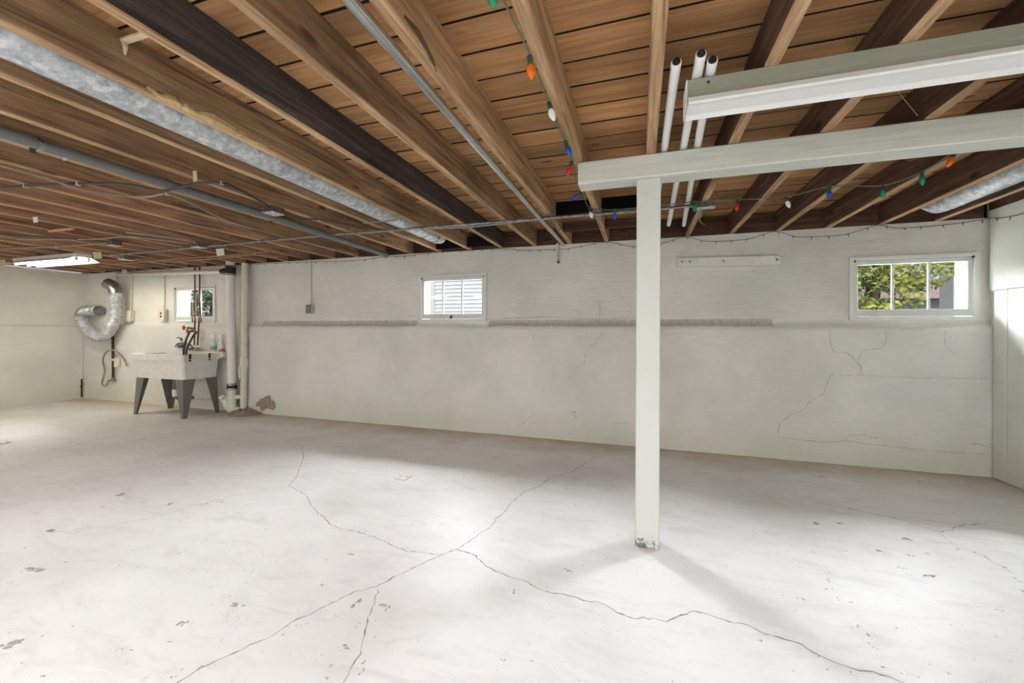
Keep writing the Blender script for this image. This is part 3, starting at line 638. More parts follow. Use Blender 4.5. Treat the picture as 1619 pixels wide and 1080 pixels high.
# ------------------------------------------------------------------ post and beam
o = tag(MB().cbox(-0.345, XR - 0.024, 2.32, 2.455, 2.052, HJ - 0.002, 0.006).build('support_beam', 'beam_paint'), 'thick painted grey white wooden beam running under the joists', 'beam')
o = tag(MB().cbox(-0.021, 0.106, 2.352, 2.462, 0.0, 2.051, 0.005).build('support_post', 'post_paint'), 'painted square wooden post with scuffed dark foot under the beam', 'post')

# ------------------------------------------------------------------ unlit strip light on the near joists
def wing_fixture():
    x0, x1 = 0.17, 2.61
    t = thing('strip_light_fixture', (1.39, 1.75, 2.085), 'long unlit white strip light with grey green housing under the joists', 'light fixture')
    MB().prism([(1.690, 2.178), (1.690, 2.138), (1.700, 2.134), (1.700, 2.112), (1.712, 2.104), (1.795, 2.104), (1.805, 2.134), (1.805, 2.178)], 0, x0, x1).build('housing', 'green_grey_metal', t)
    MB().prism([(1.680, 2.088), (1.690, 2.084), (1.716, 2.088), (1.784, 2.088), (1.808, 2.078), (1.816, 2.084), (1.800, 2.103), (1.700, 2.103), (1.690, 2.110)], 0, x0 + 0.004, x1 - 0.004).build('reflector', 'white_metal', t)
    for x in (x0 - 0.003, x1): MB().prism([(1.688, 2.179), (1.688, 2.10), (1.682, 2.083), (1.812, 2.078), (1.806, 2.179)], 0, x, x + 0.003).build('end_plate', 'white_metal', t)
    for x in (0.245, 1.4): MB().lathe((x, 1.690, 2.158), [(0.006, 0), (0.006, 0.0015)], 8, (0, -1, 0)).build('knockout', 'black_rubber', t)
wing_fixture()

def lit_fixture():
    x0, x1, y0, y1 = -8.25, -6.85, 3.10, 3.42
    t = thing('lit_strip_light', ((x0 + x1) / 2, 3.26, 2.08), 'glowing two tube strip light over the far left corner', 'light fixture')
    MB().box(x0, x1, 3.18, 3.34, 2.135, 2.178).build('housing', 'white_metal', t)
    MB().prism([(y0, 2.085), (3.18, 2.132), (3.34, 2.132), (y1, 2.085), (y1 + 0.004, 2.089), (3.342, 2.1345), (3.178, 2.1345), (y0 - 0.004, 2.089)], 0, x0, x1).build('reflector', 'white_metal', t)
    for y in (3.20, 3.32):
        MB().tube([(x0 + 0.05, y, 2.108), (x1 - 0.05, y, 2.108)], 0.0175, 12).build('lamp_tube', 'lit_tube', t, True)
        for x in (x0 + 0.022, x1 - 0.048): MB().box(x, x + 0.026, y - 0.014, y + 0.014, 2.085, 2.131).build('lamp_holder', 'white_metal', t)
lit_fixture()

# ------------------------------------------------------------------ spare tubes stored across the beam
for (a, b, lab) in (((0.124, 1.60, 2.203), (0.118, 4.02, 2.203), 'spare white fluorescent tube stored against the light brown joist'),
                    ((0.205, 1.58, 2.203), (0.250, 4.00, 2.203), 'spare white fluorescent tube stored between two others above the beam'),
                    ((0.250, 1.63, 2.203), (0.385, 4.05, 2.203), 'spare white fluorescent tube farthest from the post, above the beam')):
    a, b = Vector(a), Vector(b); d = (b - a).normalized()
    t = thing('fluorescent_tube', (a + b) / 2 - Vector((0, 0, 0.019)), lab, 'light tube', 'spare tubes over the beam')
    MB().tube([a, a + d * 0.004, a + d * 0.03, b - d * 0.03, b], [0.016, 0.019, 0.019, 0.019, 0.019], 14).build('glass_tube', 'tube_white', t, True)
    MB().tube([a - d * 0.006, a + d * 0.0005], [0.013, 0.0155], 12).build('end_cap', 'black_rubber', t, True)
    MB().tube([a - d * 0.016, a - d * 0.005], 0.004, 8).build('contact_pin', 'black_rubber', t, True)
    MB().tube([b - d * 0.0005, b + d * 0.006], [0.0185, 0.013], 12).build('end_cap', 'white_metal', t, True)

# ------------------------------------------------------------------ ducts
t = thing('round_duct', (2.262, 3.0, 2.155), 'shiny galvanised round duct in the joist bay beside the panelled wall', 'duct')
cz = 2.252
MB().tube([(2.262, -1.5, cz), (2.262, 4.02, cz)], 0.095, 28).build('pipe', 'galv', t, True)
m = MB()
for yy in (3.90, 3.96): MB().tube([(2.262, yy - 0.006, cz), (2.262, yy, cz), (2.262, yy + 0.006, cz)], [0.0955, 0.0985, 0.0955], 28, False).build('seam', 'galv', t, True)
MB().tube([(2.262, 4.018, cz), (2.262, 4.08, cz + 0.004), (2.262, 4.14, cz + 0.03), (2.262, 4.17, cz + 0.09)], [0.0955, 0.094, 0.088, 0.05], 28).build('elbow', 'galv', t, True)
t = thing('round_duct', (-2.155, 1.5, 2.155), 'galvanised duct with mottled finish beside the splintered joist', 'duct')
cx = -2.115
MB().tube([(cx, -1.8, 2.24), (cx, 3.02, 2.24)], 0.09, 28).build('pipe', 'galv', t, True)
MB().tube([(cx, 2.99, 2.24), (cx, 3.0, 2.24), (cx, 3.9, 2.24), (cx, 3.97, 2.25), (cx, 4.03, 2.29), (cx, 4.05, 2.33)], [0.091, 0.086, 0.086, 0.085, 0.07, 0.03], 28).build('narrow_end', 'galv', t, True)
m = MB()
for yy in (3.0, 3.62, 3.84): MB().tube([(cx, yy - 0.008, 2.24), (cx, yy, 2.24), (cx, yy + 0.008, 2.24)], [0.0865, 0.091, 0.0865], 28, False).build('seam', 'galv_dark', t, True)
MB().box(jx(1) + 0.03, jx(2) - 0.03, 2.96, 2.985, HJ - 0.032, HJ - 0.028).build('hanger_strap', 'galv_dark', t)

# ------------------------------------------------------------------ pipes and conduit under the joists
def pipe(name, pts, r, mat, label, cat, couplings=(), clips=(), cr=1.18, cmat=None, n=12):
    t = thing(name, Vector(pts[len(pts) // 2]) - Vector((0, 0, r)), label, cat)
    MB().tube(pts, r, n).build('pipe', mat, t, True)
    for a, b in couplings: MB().tube([a, Vector(a).lerp(Vector(b), .08), Vector(a).lerp(Vector(b), .92), b], [r * 1.03, r * cr, r * cr, r * 1.03], n).build('coupling', cmat or mat, t, True)
    for c, ax in clips:
        m = MB(); c = Vector(c)
        d = Vector((1, 0, 0)) if ax == 'x' else Vector((0, 1, 0))
        m.tube([c - d * 0.012, c + d * 0.012], r * 1.12, n)
        if ax == 'y': m.box(c.x - r * 1.9, c.x - r * 0.9, c.y - 0.012, c.y + 0.012, c.z - 0.004, c.z + 0.004).box(c.x - r * 1.9 - 0.003, c.x - r * 1.9, c.y - 0.012, c.y + 0.012, c.z - r * 1.4, c.z + 0.004)
        else: m.box(c.x - 0.012, c.x + 0.012, c.y - r * 2.2, c.y - r * 0.9, c.z + r * 0.4, c.z + r)
        m.build('clip', 'galv_dark', t, True)
    return t
pipe('steel_conduit', [(-0.805, -1.5, 2.157), (-0.805, 4.36, 2.157)], 0.021, 'steel_conduit', 'straight shiny steel conduit running beside the tan joist', 'conduit', [((-0.805, 3.62, 2.157), (-0.805, 3.70, 2.157))])
pipe('grey_conduit', [(-2.93, -1.4, 2.148), (-2.935, 2.6, 2.148), (-3.02, 4.30, 2.148)], 0.030, 'grey_pvc', 'dark grey plastic conduit running along the joists over the wiring', 'conduit',
     [((-2.93, 1.0, 2.148), (-2.93, 1.18, 2.148)), ((-2.93, 1.70, 2.148), (-2.93, 1.82, 2.148)), ((-2.96, 3.10, 2.148), (-2.965, 3.2, 2.148))], [((-2.93, 1.22, 2.148), 'y'), ((-2.936, 2.63, 2.148), 'y')], 1.08)
EY = 3.318
t = pipe('ceiling_conduit', [(-6.5, EY + 0.03, 2.158), (-3.1, EY - 0.04, 2.160), (-1.2, EY, 2.160), (0.40, EY - 0.005, 2.160)], 0.0125, 'galv_dark', 'thin metal conduit crossing under the joists to a small junction box', 'conduit',
     [((-1.02, EY - 0.005, 2.160), (-0.94, EY - 0.004, 2.160)), ((-0.42, EY, 2.16), (-0.36, EY, 2.16))], [((x, EY, 2.16), 'x') for x in (-1.95, -0.33)], 1.25)
MB().tube(smoothpath([(-2.4, EY - 0.06, 2.150), (-1.9, EY - 0.035, 2.146), (-1.45, EY - 0.03, 2.128), (-0.9, EY - 0.03, 2.142), (-0.35, EY - 0.03, 2.144), (0.0, EY - 0.03, 2.142), (0.38, EY - 0.03, 2.150)]), 0.006, 8).build('loose_cable', 'galv_dark', t, True)
def jbox(c, s, label, mat='galv_dark', knobs=True, rz=0):
    t = thing('junction_box', (c[0], c[1], c[2] - s[2] / 2), label, 'junction box')
    x, y, z = c; a, b, d = s[0] / 2, s[1] / 2, s[2] / 2
    MB().cbox(x - a, x + a, y - b, y + b, z - d, z + d, 0.005).build('box', mat, t)
    MB().box(x - a - 0.003, x + a + 0.003, y - b - 0.003, y + b + 0.003, z - d - 0.003, z - d).build('cover', 'galv', t)
    if knobs:
        for q in (-0.5, 0.5): MB().lathe((x + a * q, y, z - d - 0.003), [(0.005, 0), (0.005, 0.004)], 8, (0, 0, -1)).build('screw', 'steel_conduit', t)
    return t
jbox((0.465, EY - 0.005, 2.158), (0.12, 0.06, 0.042), 'small steel junction box at the end of the conduit near the spare tubes')
jbox((-2.79, 2.47, 2.155), (0.11, 0.11, 0.045), 'steel junction box beside the dark grey conduit')
jbox((-4.75, 3.24, 2.156), (0.12, 0.10, 0.045), 'steel junction box on the long conduit over the sink side')
jbox((-6.55, 3.55, 2.156), (0.12, 0.12, 0.045), 'steel junction box nearest the glowing strip light')
jbox((-5.56, 2.90, 2.156), (0.10, 0.09, 0.045), 'steel junction box with bent cable among the reddish joists')

def cable(name, pts, r, mat, label, staples=(), ribs=False, k=6):
    t = thing(name, Vector(pts[len(pts) // 2]) - Vector((0, 0, r)), label, 'cable')
    path = smoothpath(pts, k)
    if ribs:
        P = []; Rr_ = []
        for a, b in zip(path[:-1], path[1:]):
            n = max(2, int((b - a).length / 0.006))
            for i in range(n): P.append(a.lerp(b, i / n)); Rr_.append(r if i % 2 else r * 0.78)
        MB().tube(P, Rr_, 7).build('cable', mat, t, True)
    else: MB().tube(path, r, 8).build('cable', mat, t, True)
    for c in staples:
        c = Vector(c); MB().box(c.x - 0.006, c.x + 0.006, c.y - 0.011, c.y + 0.011, c.z - r - 0.003, HJ - 0.0045).build('staple', 'galv', t)
    return t
zc = 2.1665
cable('electric_cable', [(-5.4, 1.32, zc), (-4.17, 1.548, zc), (-3.94, 1.58, zc), (-3.55, 1.66, zc), (-3.15, 1.71, zc - .03), (-2.95, 1.78, 2.098), (-2.80, 1.84, zc - .03), (-2.62, 1.93, zc), (-2.68, 2.2, zc), (-2.77, 2.41, zc)], 0.009, 'dark_cable', 'black cable looping across the joists under the dark grey conduit', [(-3.95, 1.58, zc), (-3.55, 1.66, zc), (-2.62, 1.93, zc)])
cable('armoured_cable', [(-3.62, -0.5, zc), (-3.60, 1.338, zc), (-3.60, 1.67, zc - .02), (-3.55, 1.92, zc), (-3.38, 1.97, zc), (-3.20, 1.97, zc), (-3.25, 2.15, zc), (-3.44, 2.53, zc), (-3.51, 2.89, zc), (-3.50, 3.4, zc), (-3.44, 4.2, zc)], 0.0085, 'bx_cable', 'pale ribbed armoured cable snaking along the reddish joists', [(-3.20, 1.97, zc)], True, 4)
cable('electric_cable', [(-2.75, 2.53, zc), (-2.80, 2.65, zc), (-2.77, 2.75, zc), (-2.63, 2.84, zc), (-2.52, 3.09, zc), (-2.32, 3.28, zc - .005)], 0.007, 'dark_cable', 'short dark cable from the junction box to the long conduit', [(-2.66, 2.82, zc)])
cable('electric_cable', [(-4.80, 3.18, zc), (-4.95, 2.9, zc), (-5.1, 2.75, zc), (-5.6, 2.72, zc), (-6.4, 2.5, zc)], 0.008, 'bx_cable', 'pale cable leaving the junction box over the sink side')
cable('electric_cable', [(-4.72, 3.18, zc), (-4.6, 3.05, zc), (-4.7, 2.8, zc - .01), (-4.85, 2.62, zc)], 0.008, 'bx_cable', 'short pale cable curling up from the junction box on the long conduit')
cable('electric_cable', [(-8.9, 2.9, zc), (-7.5, 2.75, zc), (-6.5, 2.85, zc), (-5.62, 2.90, zc)], 0.008, 'bx_cable', 'pale cable running to the box among the reddish joists', [(-7.5, 2.75, zc), (-6.5, 2.85, zc)])
cable('electric_cable', [(-8.0, 1.4, zc), (-6.6, 2.05, zc), (-5.9, 2.55, zc), (-5.6, 2.83, zc)], 0.007, 'dark_cable', 'bundle of dark cable stapled across the far reddish joists', [(-6.6, 2.05, zc)])
cable('electric_cable', [(-6.5, 3.60, zc), (-6.35, 3.9, zc), (-5.6, 3.95, zc), (-4.7, 3.90, zc), (-4.55, 4.1, zc)], 0.007, 'bx_cable', 'pale cable strung across the joists above the sink', [(-5.6, 3.95, zc), (-4.7, 3.90, zc)])
cable('copper_line', [(-7.6, 3.80, zc - .022), (-6.0, 3.72, zc - .022), (-4.9, 3.74, zc - .022), (-4.2, 3.68, zc - .022)], 0.010, 'brass', 'brownish copper line crossing the joists above the sink')
cable('coax_cable', [(0.43, 3.36, 2.15), (0.46, 3.5, 2.14), (0.50, 3.9, 2.20), (0.56, 4.2, 2.24), (0.62, 4.44, 2.29)], 0.007, 'bx_cable', 'grey cable curling from the junction box into the rim board')
# steel cross bridging wires between joists
k_ = 0
for a, b, yy in ((-4, -3, 3.45), (-3, -2, 3.5), (-2, -1, 3.2), (-1, 0, 3.2), (0, 1, 3.1)):
    tag(MB().tube([(jx(a) + 0.03, yy, HC - 0.01), (jx(b) - 0.03, yy + 0.02, HJ + 0.012)], 0.005, 6).build('bridging_strap', 'dark_iron'), 'thin dark diagonal bridging strap between two brown joists', 'bridging', 'bridging straps between joists')

# scraps pinned to the joists
def scrap(loc, s, mat, label, name='paper_scrap', cat='scrap', rz=0.2):
    x, y, z = loc; m = MB(); a = s[0] / 2; b = s[1] / 2
    m.add([(x - a, y - b * .2, z), (x + a * .8, y + b * .1, z), (x + a, y + b * .2, z - s[2] * .9), (x - a * .7, y - b * .1, z - s[2]), (x - a, y - b * .2 + .004, z), (x + a * .8, y + b * .1 + .004, z), (x + a, y + b * .2 + .004, z - s[2] * .9), (x - a * .7, y - b * .1 + .004, z - s[2])],
          [(0, 1, 2, 3), (7, 6, 5, 4), (0, 4, 5, 1), (1, 5, 6, 2), (2, 6, 7, 3), (3, 7, 4, 0)])
    tag(m.build(name, mat), label, cat)
scrap((-8.55, 3.20, 2.176), (0.14, 0.05, 0.085), 'masking_paper', 'pale paper tag hanging from a joist left of the glowing light')
scrap((-6.50, 3.22, 2.176), (0.16, 0.05, 0.09), 'masking_paper', 'pale paper tag hanging right of the glowing light')
scrap((-4.80, 3.52, 2.176), (0.13, 0.05, 0.085), 'white_paint', 'white tag hanging from a joist above the drain stack')
scrap((-7.95, 4.28, 2.170), (0.11, 0.05, 0.09), 'cream_plastic', 'cream tag hanging above the silver dryer hose')
scrap((-5.04, 2.075, 2.182), (0.06, 0.03, 0.05), 'white_paint', 'small white tag on a far reddish joist')
tag(MB().cbox(-5.55, -5.18, 2.37, 2.40, 2.158, 2.176, 0.004).build('wood_strip', 'torn'), 'short pale wood strip tucked under the reddish joists', 'wood scrap')
for x, y, z, dx, lab in ((jx(-1) + 0.027, 1.40, 2.20, .03, 'torn beige paper scrap stuck on the joist above the dark grey conduit'), (jx(0) + 0.027, 1.83, 2.19, .02, 'torn beige paper strip hanging on the joist beside the black cable')):
    scrap((x + 0.012, y, z + 0.03), (0.022, 0.06, 0.07), 'masking_paper', lab)
m = MB(); m.cbox(jx(2) + 0.026, jx(2) + 0.20, 1.02, 1.045, 2.318, 2.338, 0.006)
m.tube([(jx(2) + 0.035, 1.03, 2.33), (jx(2) + 0.04, 1.03, 2.30), (jx(2) + 0.03, 1.035, 2.275)], [0.012, 0.009, 0.004], 6)
tag(m.build('wood_block', 'masking_paper'), 'chalky pale block wedged between joists near the galvanised duct', 'block')

# ------------------------------------------------------------------ coloured bulb string
t = thing('bulb_string', (0.0, 3.2, 2.1), 'string of large coloured party bulbs along joist, conduit and beam', 'string lights')
path = [(-0.365, 0.3, 2.172), (-0.385, 1.03, 2.17), (-0.372, 1.34, 2.168), (-0.374, 1.66, 2.17), (-0.37, 2.0, 2.168), (-0.362, 2.22, 2.165), (-0.372, 2.30, 2.13), (-0.38, 2.50, 2.14), (-0.38, 2.80, 2.165), (-0.375, 3.15, 2.165), (-0.20, 3.27, 2.168), (0.05, 3.25, 2.163), (0.38, 3.27, 2.175), (0.66, 3.24, 2.155), (0.97, 3.27, 2.155), (1.20, 3.17, 2.172), (1.50, 3.22, 2.162), (1.61, 3.04, 2.172), (1.60, 2.76, 2.172), (1.62, 2.48, 2.172)]
MB().tube(smoothpath(path, 5), 0.0035, 6).build('wire', 'green_wire', t, True)
for x, y, z, c, tilt in ((-0.40, 1.03, 2.165, 'green', .2), (-0.373, 1.36, 2.165, 'orange', .1), (-0.372, 1.66, 2.165, 'white', .3), (-0.366, 2.02, 2.165, 'blue', .35), (-0.368, 2.25, 2.158, 'red', -.3), (-0.385, 2.77, 2.155, 'blue', -1.0), (-0.38, 3.16, 2.160, 'white', .3), (-0.195, 3.25, 2.165, 'blue', 0), (0.38, 3.23, 2.172, 'green', 0), (0.663, 3.24, 2.153, 'red', -.05), (0.968, 3.27, 2.153, 'white', .35), (1.19, 3.17, 2.170, 'blue', 0), (1.499, 3.225, 2.160, 'green', .1), (1.605, 3.04, 2.170, 'green', .05), (1.597, 2.76, 2.170, 'orange', -.35)):
    d = Vector((math.sin(tilt), 0, -math.cos(tilt)))
    s = MB().lathe((x, y, z), [(0.008, -0.004), (0.0105, 0.0), (0.0105, 0.024), (0.0115, 0.026), (0.0115, 0.03)], 10, d).build('socket', 'green_socket', t, True)
    b = MB().lathe(Vector((x, y, z)) + d * 0.03, [(0.009, 0), (0.0135, 0.008), (0.0155, 0.018), (0.0145, 0.028), (0.0105, 0.040), (0.005, 0.050), (0.001, 0.053)], 12, d)
    WORLD[s.name] = WORLD[t.name]
    b.build('bulb', 'bulb_' + c, s, True)

# ------------------------------------------------------------------ dark mini light string along the top of the wall
t = thing('mini_light_string', (0.0, YW - 0.02, 2.1), 'dark mini light string pinned in swags along the wall top', 'string lights')
MW = [(-6.09, 2.172), (-5.3, 2.165), (-4.576, 2.154), (-3.62, 2.133), (-3.2, 2.155), (-2.85, 2.151), (-2.31, 2.172), (-1.57, 2.168), (-1.32, 2.14), (-1.08, 2.13), (-0.753, 2.125), (-0.355, 2.172), (-0.08, 2.105), (0.20, 2.12), (0.427, 2.172), (0.62, 2.12), (0.82, 2.109), (1.03, 2.12), (1.235, 2.172), (1.41, 2.11), (1.589, 2.101), (1.81, 2.108), (2.021, 2.172), (2.15, 2.14), (2.27, 2.133), (2.532, 2.141), (2.78, 2.168)]
pts = smoothpath([(x, YW - 0.022, z) for x, z in MW] + [(XR - 0.03, 4.40, 2.165), (XR - 0.028, 4.284, 2.135), (XR - 0.028, 4.12, 2.122), (XR - 0.028, 3.7, 2.13)], 6)
MB().tube(pts, 0.0026, 5).build('wire', 'dark_wire', t, True)
acc = 0; last = pts[0]; O = WORLD[t.name]; first = None
mb = MB().lathe(O, [(0.0036, -0.002), (0.0036, 0.012), (0.0026, 0.013), (0.0026, 0.026), (0.0006, 0.030)], 6, (0, 0, -1))
for p in pts[1:]:
    acc += (p - last).length; last = p
    if acc > 0.12:
        acc = 0
        if first is None: first = b = mb.build('mini_bulb', 'dark_wire', t, True)
        else: b = first.copy(); col.objects.link(b); b.parent = t
        b.location = p - O; b.rotation_euler = (random.uniform(-.5, .2), random.uniform(-.6, .6), 0)

# ------------------------------------------------------------------ things on the back wall
t = thing('hook_rail', (0.81, YL + 0.02, 1.862), 'white painted board with small hooks on the wall beside the post', 'hook rail')
MB().prism([(0.358, 1.866), (1.268, 1.846), (1.268, 1.934), (0.358, 1.954)], 1, YW - 0.05, YW - 0.004).build('board', 'sill_paint', t)
for x, z in ((0.395, 1.92), (0.47, 1.918), (0.775, 1.912), (1.23, 1.90)):
    MB().tube(smoothpath([(x, YW - 0.048, z + 0.008), (x, YW - 0.066, z + 0.004), (x + 0.003, YW - 0.070, z - 0.012), (x + 0.006, YW - 0.084, z - 0.014), (x + 0.008, YW - 0.088, z)], 3), 0.003, 6).build('hook', 'dark_iron', t, True)
t = thing('pipe_stub', (-0.885, YW - 0.03, 1.975), 'short cream pipe stub coming down the wall from the steel conduit', 'pipe')
MB().tube([(-0.885, YW - 0.028, 2.19), (-0.885, YW - 0.028, 1.985)], 0.014, 12).build('pipe', 'cream_pipe', t, True)
MB().tube([(-0.885, YW - 0.028, 2.012), (-0.885, YW - 0.028, 1.99), (-0.876, YW - 0.040, 1.974), (-0.868, YW - 0.052, 1.974)], [0.019, 0.019, 0.018, 0.016], 12).build('elbow', 'cream_pipe', t, True)
MB().tube([(-0.868, YW - 0.0525, 1.974), (-0.866, YW - 0.056, 1.974)], 0.012, 10).build('opening', 'black_rubber', t, True)
def wall_box(x, z, s, top, label, name, outlet):
    t = thing(name, (x, YW - 0.03, z - s[1] / 2), label, 'switch' if not outlet else 'outlet')
    y1 = YW - 0.004
    MB().cbox(x - s[0] / 2, x + s[0] / 2, y1 - 0.05, y1, z - s[1] / 2, z + s[1] / 2, 0.008).build('box', 'cream_pipe', t)
    f = MB().cbox(x - s[0] / 2 - 0.004, x + s[0] / 2 + 0.004, y1 - 0.058, y1 - 0.0505, z - s[1] / 2 - 0.004, z + s[1] / 2 + 0.004, 0.003).build('cover_plate', 'cream_plastic' if outlet else 'grey_pvc', t)
    if outlet:
        for q in (-0.025, 0.025): MB().lathe((x, y1 - 0.0585, z + q), [(0.017, 0), (0.016, 0.003)], 12, (0, -1, 0)).build('socket', outlet, f)
    else: MB().box(x - 0.005, x + 0.005, y1 - 0.072, y1 - 0.0585, z - 0.008, z + 0.012).build('toggle', 'cream_plastic', f)
    MB().tube([(x, YW - 0.022, z + s[1] / 2), (x, YW - 0.022, z + s[1] / 2 + 0.05), (x + 0.004, YW - 0.014, z + s[1] / 2 + 0.1), (x, YW - 0.014, top)], 0.009, 8).build('conduit', 'cream_pipe', t, True)
wall_box(-8.076, 1.43, (0.13, 0.17), 2.15, 'cream double outlet on the wall beside the silver dryer hose', 'wall_outlet', 'white_paint')
wall_box(-7.282, 1.44, (0.15, 0.17), 2.10, 'cream outlet with dark sockets between dryer hose and small window', 'wall_outlet', 'dark_iron')
wall_box(-4.34, 1.495, (0.08, 0.11), 2.16, 'small grey switch box with thin conduit between sink pipes and middle window', 'light_switch', None)

# ------------------------------------------------------------------ dryer hose and washer hookup
t = thing('dryer_hose', (-8.6, 4.33, 1.05), 'silver crinkled dryer hose hanging in a loop on the wall', 'hose')
raw = smoothpath([(-9.285, 4.30, 1.512), (-9.10, 4.33, 1.505), (-9.075, 4.33, 1.46), (-9.10, 4.31, 1.37), (-8.96, 4.30, 1.235), (-8.70, 4.29, 1.11), (-8.46, 4.28, 1.09), (-8.25, 4.28, 1.235), (-8.165, 4.28, 1.42), (-8.15, 4.28, 1.62), (-8.18, 4.28, 1.80), (-8.22, 4.25, 1.90)], 10)
raw = raw[10:]
raw = smoothpath([(-8.80, 4.37, 1.524), (-8.93, 4.33, 1.525), (-9.06, 4.31, 1.50), (-9.10, 4.30, 1.40), (-8.97, 4.29, 1.235), (-8.71, 4.28, 1.11), (-8.46, 4.27, 1.09), (-8.25, 4.27, 1.235), (-8.165, 4.28, 1.42), (-8.15, 4.28, 1.62), (-8.17, 4.28, 1.80)], 14)
rs = [0.083 + (0.0045 if i % 2 else -0.0045) + 0.004 * noise.noise(Vector((i * .15, 0, 0))) for i in range(len(raw))]
MB().tube(raw, rs, 18, False).build('hose', 'galv', t, True)
MB().tube([(-8.815, 4.40, 1.524), (-8.80, 4.37, 1.524), (-8.86, 4.35, 1.526)], [0.09, 0.088, 0.086], 18, False).build('wall_collar', 'galv_dark', t, True)
MB().tube(smoothpath([(-8.168, 4.28, 1.79), (-8.18, 4.275, 1.86), (-8.22, 4.26, 1.92), (-8.29, 4.235, 1.955)], 5), 0.088, 18, False).build('end_elbow', 'galv_dark', t, True)
m = MB().tube([(-8.285, 4.24, 1.952), (-8.284, 4.24, 1.951)], [0.082, 0.082], 18); m.build('dark_mouth', 'black_rubber', t)
t = thing('washer_standpipe', (-8.41, 4.40, 0.33), 'thin vertical supply pipe with looping grey hose behind the dryer hose', 'pipe')
MB().tube([(-8.42, 4.43, 2.17), (-8.42, 4.43, 1.30)], 0.016, 10).build('upper_pipe', 'cream_pipe', t, True)
MB().tube([(-8.42, 4.375, 1.30), (-8.40, 4.375, 0.37)], 0.017, 10).build('lower_pipe', 'dark_iron', t, True)
v = MB().lathe((-8.42, 4.375, 1.29), [(0.024, -0.03), (0.03, 0), (0.024, 0.05)], 10).build('valve', 'brass', t, True); MB().box(-8.54, -8.40, 4.34, 4.352, 1.285, 1.297).build('valve_handle', 'brass', v)
v = MB().lathe((-8.40, 4.375, 0.36), [(0.026, -0.02), (0.03, 0.01), (0.02, 0.04)], 10); v.tube([(-8.40, 4.375, 0.37), (-8.47, 4.36, 0.345)], 0.02, 8); v.build('tap', 'brass', t, True)
MB().tube(smoothpath([(-8.47, 4.355, 0.34), (-8.53, 4.34, 0.26), (-8.60, 4.33, 0.30), (-8.55, 4.34, 0.50), (-8.60, 4.34, 0.68), (-8.54, 4.34, 0.80), (-8.40, 4.33, 0.86), (-8.26, 4.34, 0.84), (-8.12, 4.36, 0.74), (-8.04, 4.37, 0.60)], 6), 0.013, 8).build('hose', 'bx_cable', t, True)
MB().tube([(-8.45, 4.35, 0.70), (-8.36, 4.35, 0.70)], 0.02, 8).build('clamp', 'cream_pipe', t, True)
MB().cbox(-8.36, -8.26, 4.36, 4.40, 0.58, 0.72, 0.006).build('bracket', 'cream_plastic', t)
tag(MB().tube([(XL + 0.026, 4.375, 0.21), (XL + 0.06, 4.375, 0.21), (XL + 0.06, 4.375, 0.34), (XL + 0.06, 4.375, 0.03)], 0.012, 6).build('rusty_bracket', 'dark_iron'), 'small rusty iron rod in the far wall corner near the floor', 'bracket')

# ------------------------------------------------------------------ drain stack, vent and overhead pipe
t = thing('drain_stack', (-5.63, 4.30, 0.06), 'white plastic drain stack with black rubber couplings beside the sink', 'pipe')
sx, sy, sr = -5.635, 4.30, 0.058
MB().tube([(sx - .02, sy, 2.30), (sx - .02, sy, 2.06)], sr, 18).build('upper_pipe', 'white_pvc', t, True)
MB().tube([(sx - .02, sy, 2.06), (sx, sy, 1.25), (sx + .02, sy, 0.42)], sr, 18).build('pipe', 'white_pvc', t, True)
MB().tube([(sx + .02, sy, 0.36), (sx + .03, sy, 0.12), (sx + .05, sy, 0.05)], sr * 0.98, 18).build('lower_pipe', 'cream_pipe', t, True)
for z0, z1, x in ((1.995, 2.135, sx - .018), (0.345, 0.43, sx + .02)):
    c = MB().tube([(x, sy, z0), (x, sy, z1)], sr + 0.007, 18).build('coupling', 'black_rubber', t, True)
    for z in (z0 + 0.008, z1 - 0.022): MB().tube([(x, sy, z), (x, sy, z + 0.014)], sr + 0.009, 18, False).build('hose_clamp', 'steel_conduit', c, True)
MB().tube([(sx - .10, sy - .02, 0.20), (sx - .04, sy, 0.10), (sx + .06, sy, 0.04), (sx + 0.16, sy + .02, 0.03)], [0.05, 0.066, 0.066, 0.06], 16).build('wye', 'cream_pipe', t, True)
MB().tube([(sx - .10, sy - .02, 0.20), (sx - .14, sy - .03, 0.24)], [0.054, 0.05], 14).build('cleanout_cap', 'cream_plastic', t, True)
MB().tube([(sx - .10, 4.30, 0.222), (sx + 0.10, 4.33, 0.235), (sx + .15, 4.35, 0.24)], 0.033, 12).build('tee', 'cream_pipe', t, True)
t = thing('vent_pipe', (-5.46, 4.36, 0.06), 'slim cream painted iron pipe next to the white drain stack', 'pipe')
MB().tube([(-5.455, 4.362, 2.17), (-5.457, 4.362, 0.70)], 0.042, 16).build('pipe', 'cream_pipe', t, True)
MB().tube([(-5.458, 4.362, 0.72), (-5.462, 4.362, 0.40), (-5.47, 4.362, 0.06)], 0.043, 16).build('lower_pipe', 'cream_pipe', t, True)
MB().tube([(-5.458, 4.362, 0.80), (-5.458, 4.362, 0.78), (-5.458, 4.362, 0.70), (-5.458, 4.362, 0.66)], [0.045, 0.054, 0.054, 0.045], 16).build('hub', 'cream_pipe', t, True)
MB().tube([(-5.458, 4.362, 0.74), (-5.53, 4.345, 0.66), (-5.525, 4.345, 0.5)], [0.02, 0.022, 0.014], 10).build('side_outlet', 'cream_pipe', t, True)
t = thing('waste_pipe', (-6.9, 4.38, 2.03), 'horizontal white plastic pipe along the wall above the small window', 'pipe')
MB().tube([(-7.22, 4.372, 2.095), (-5.85, 4.345, 2.065)], 0.030, 14).build('pipe', 'white_pvc', t, True)
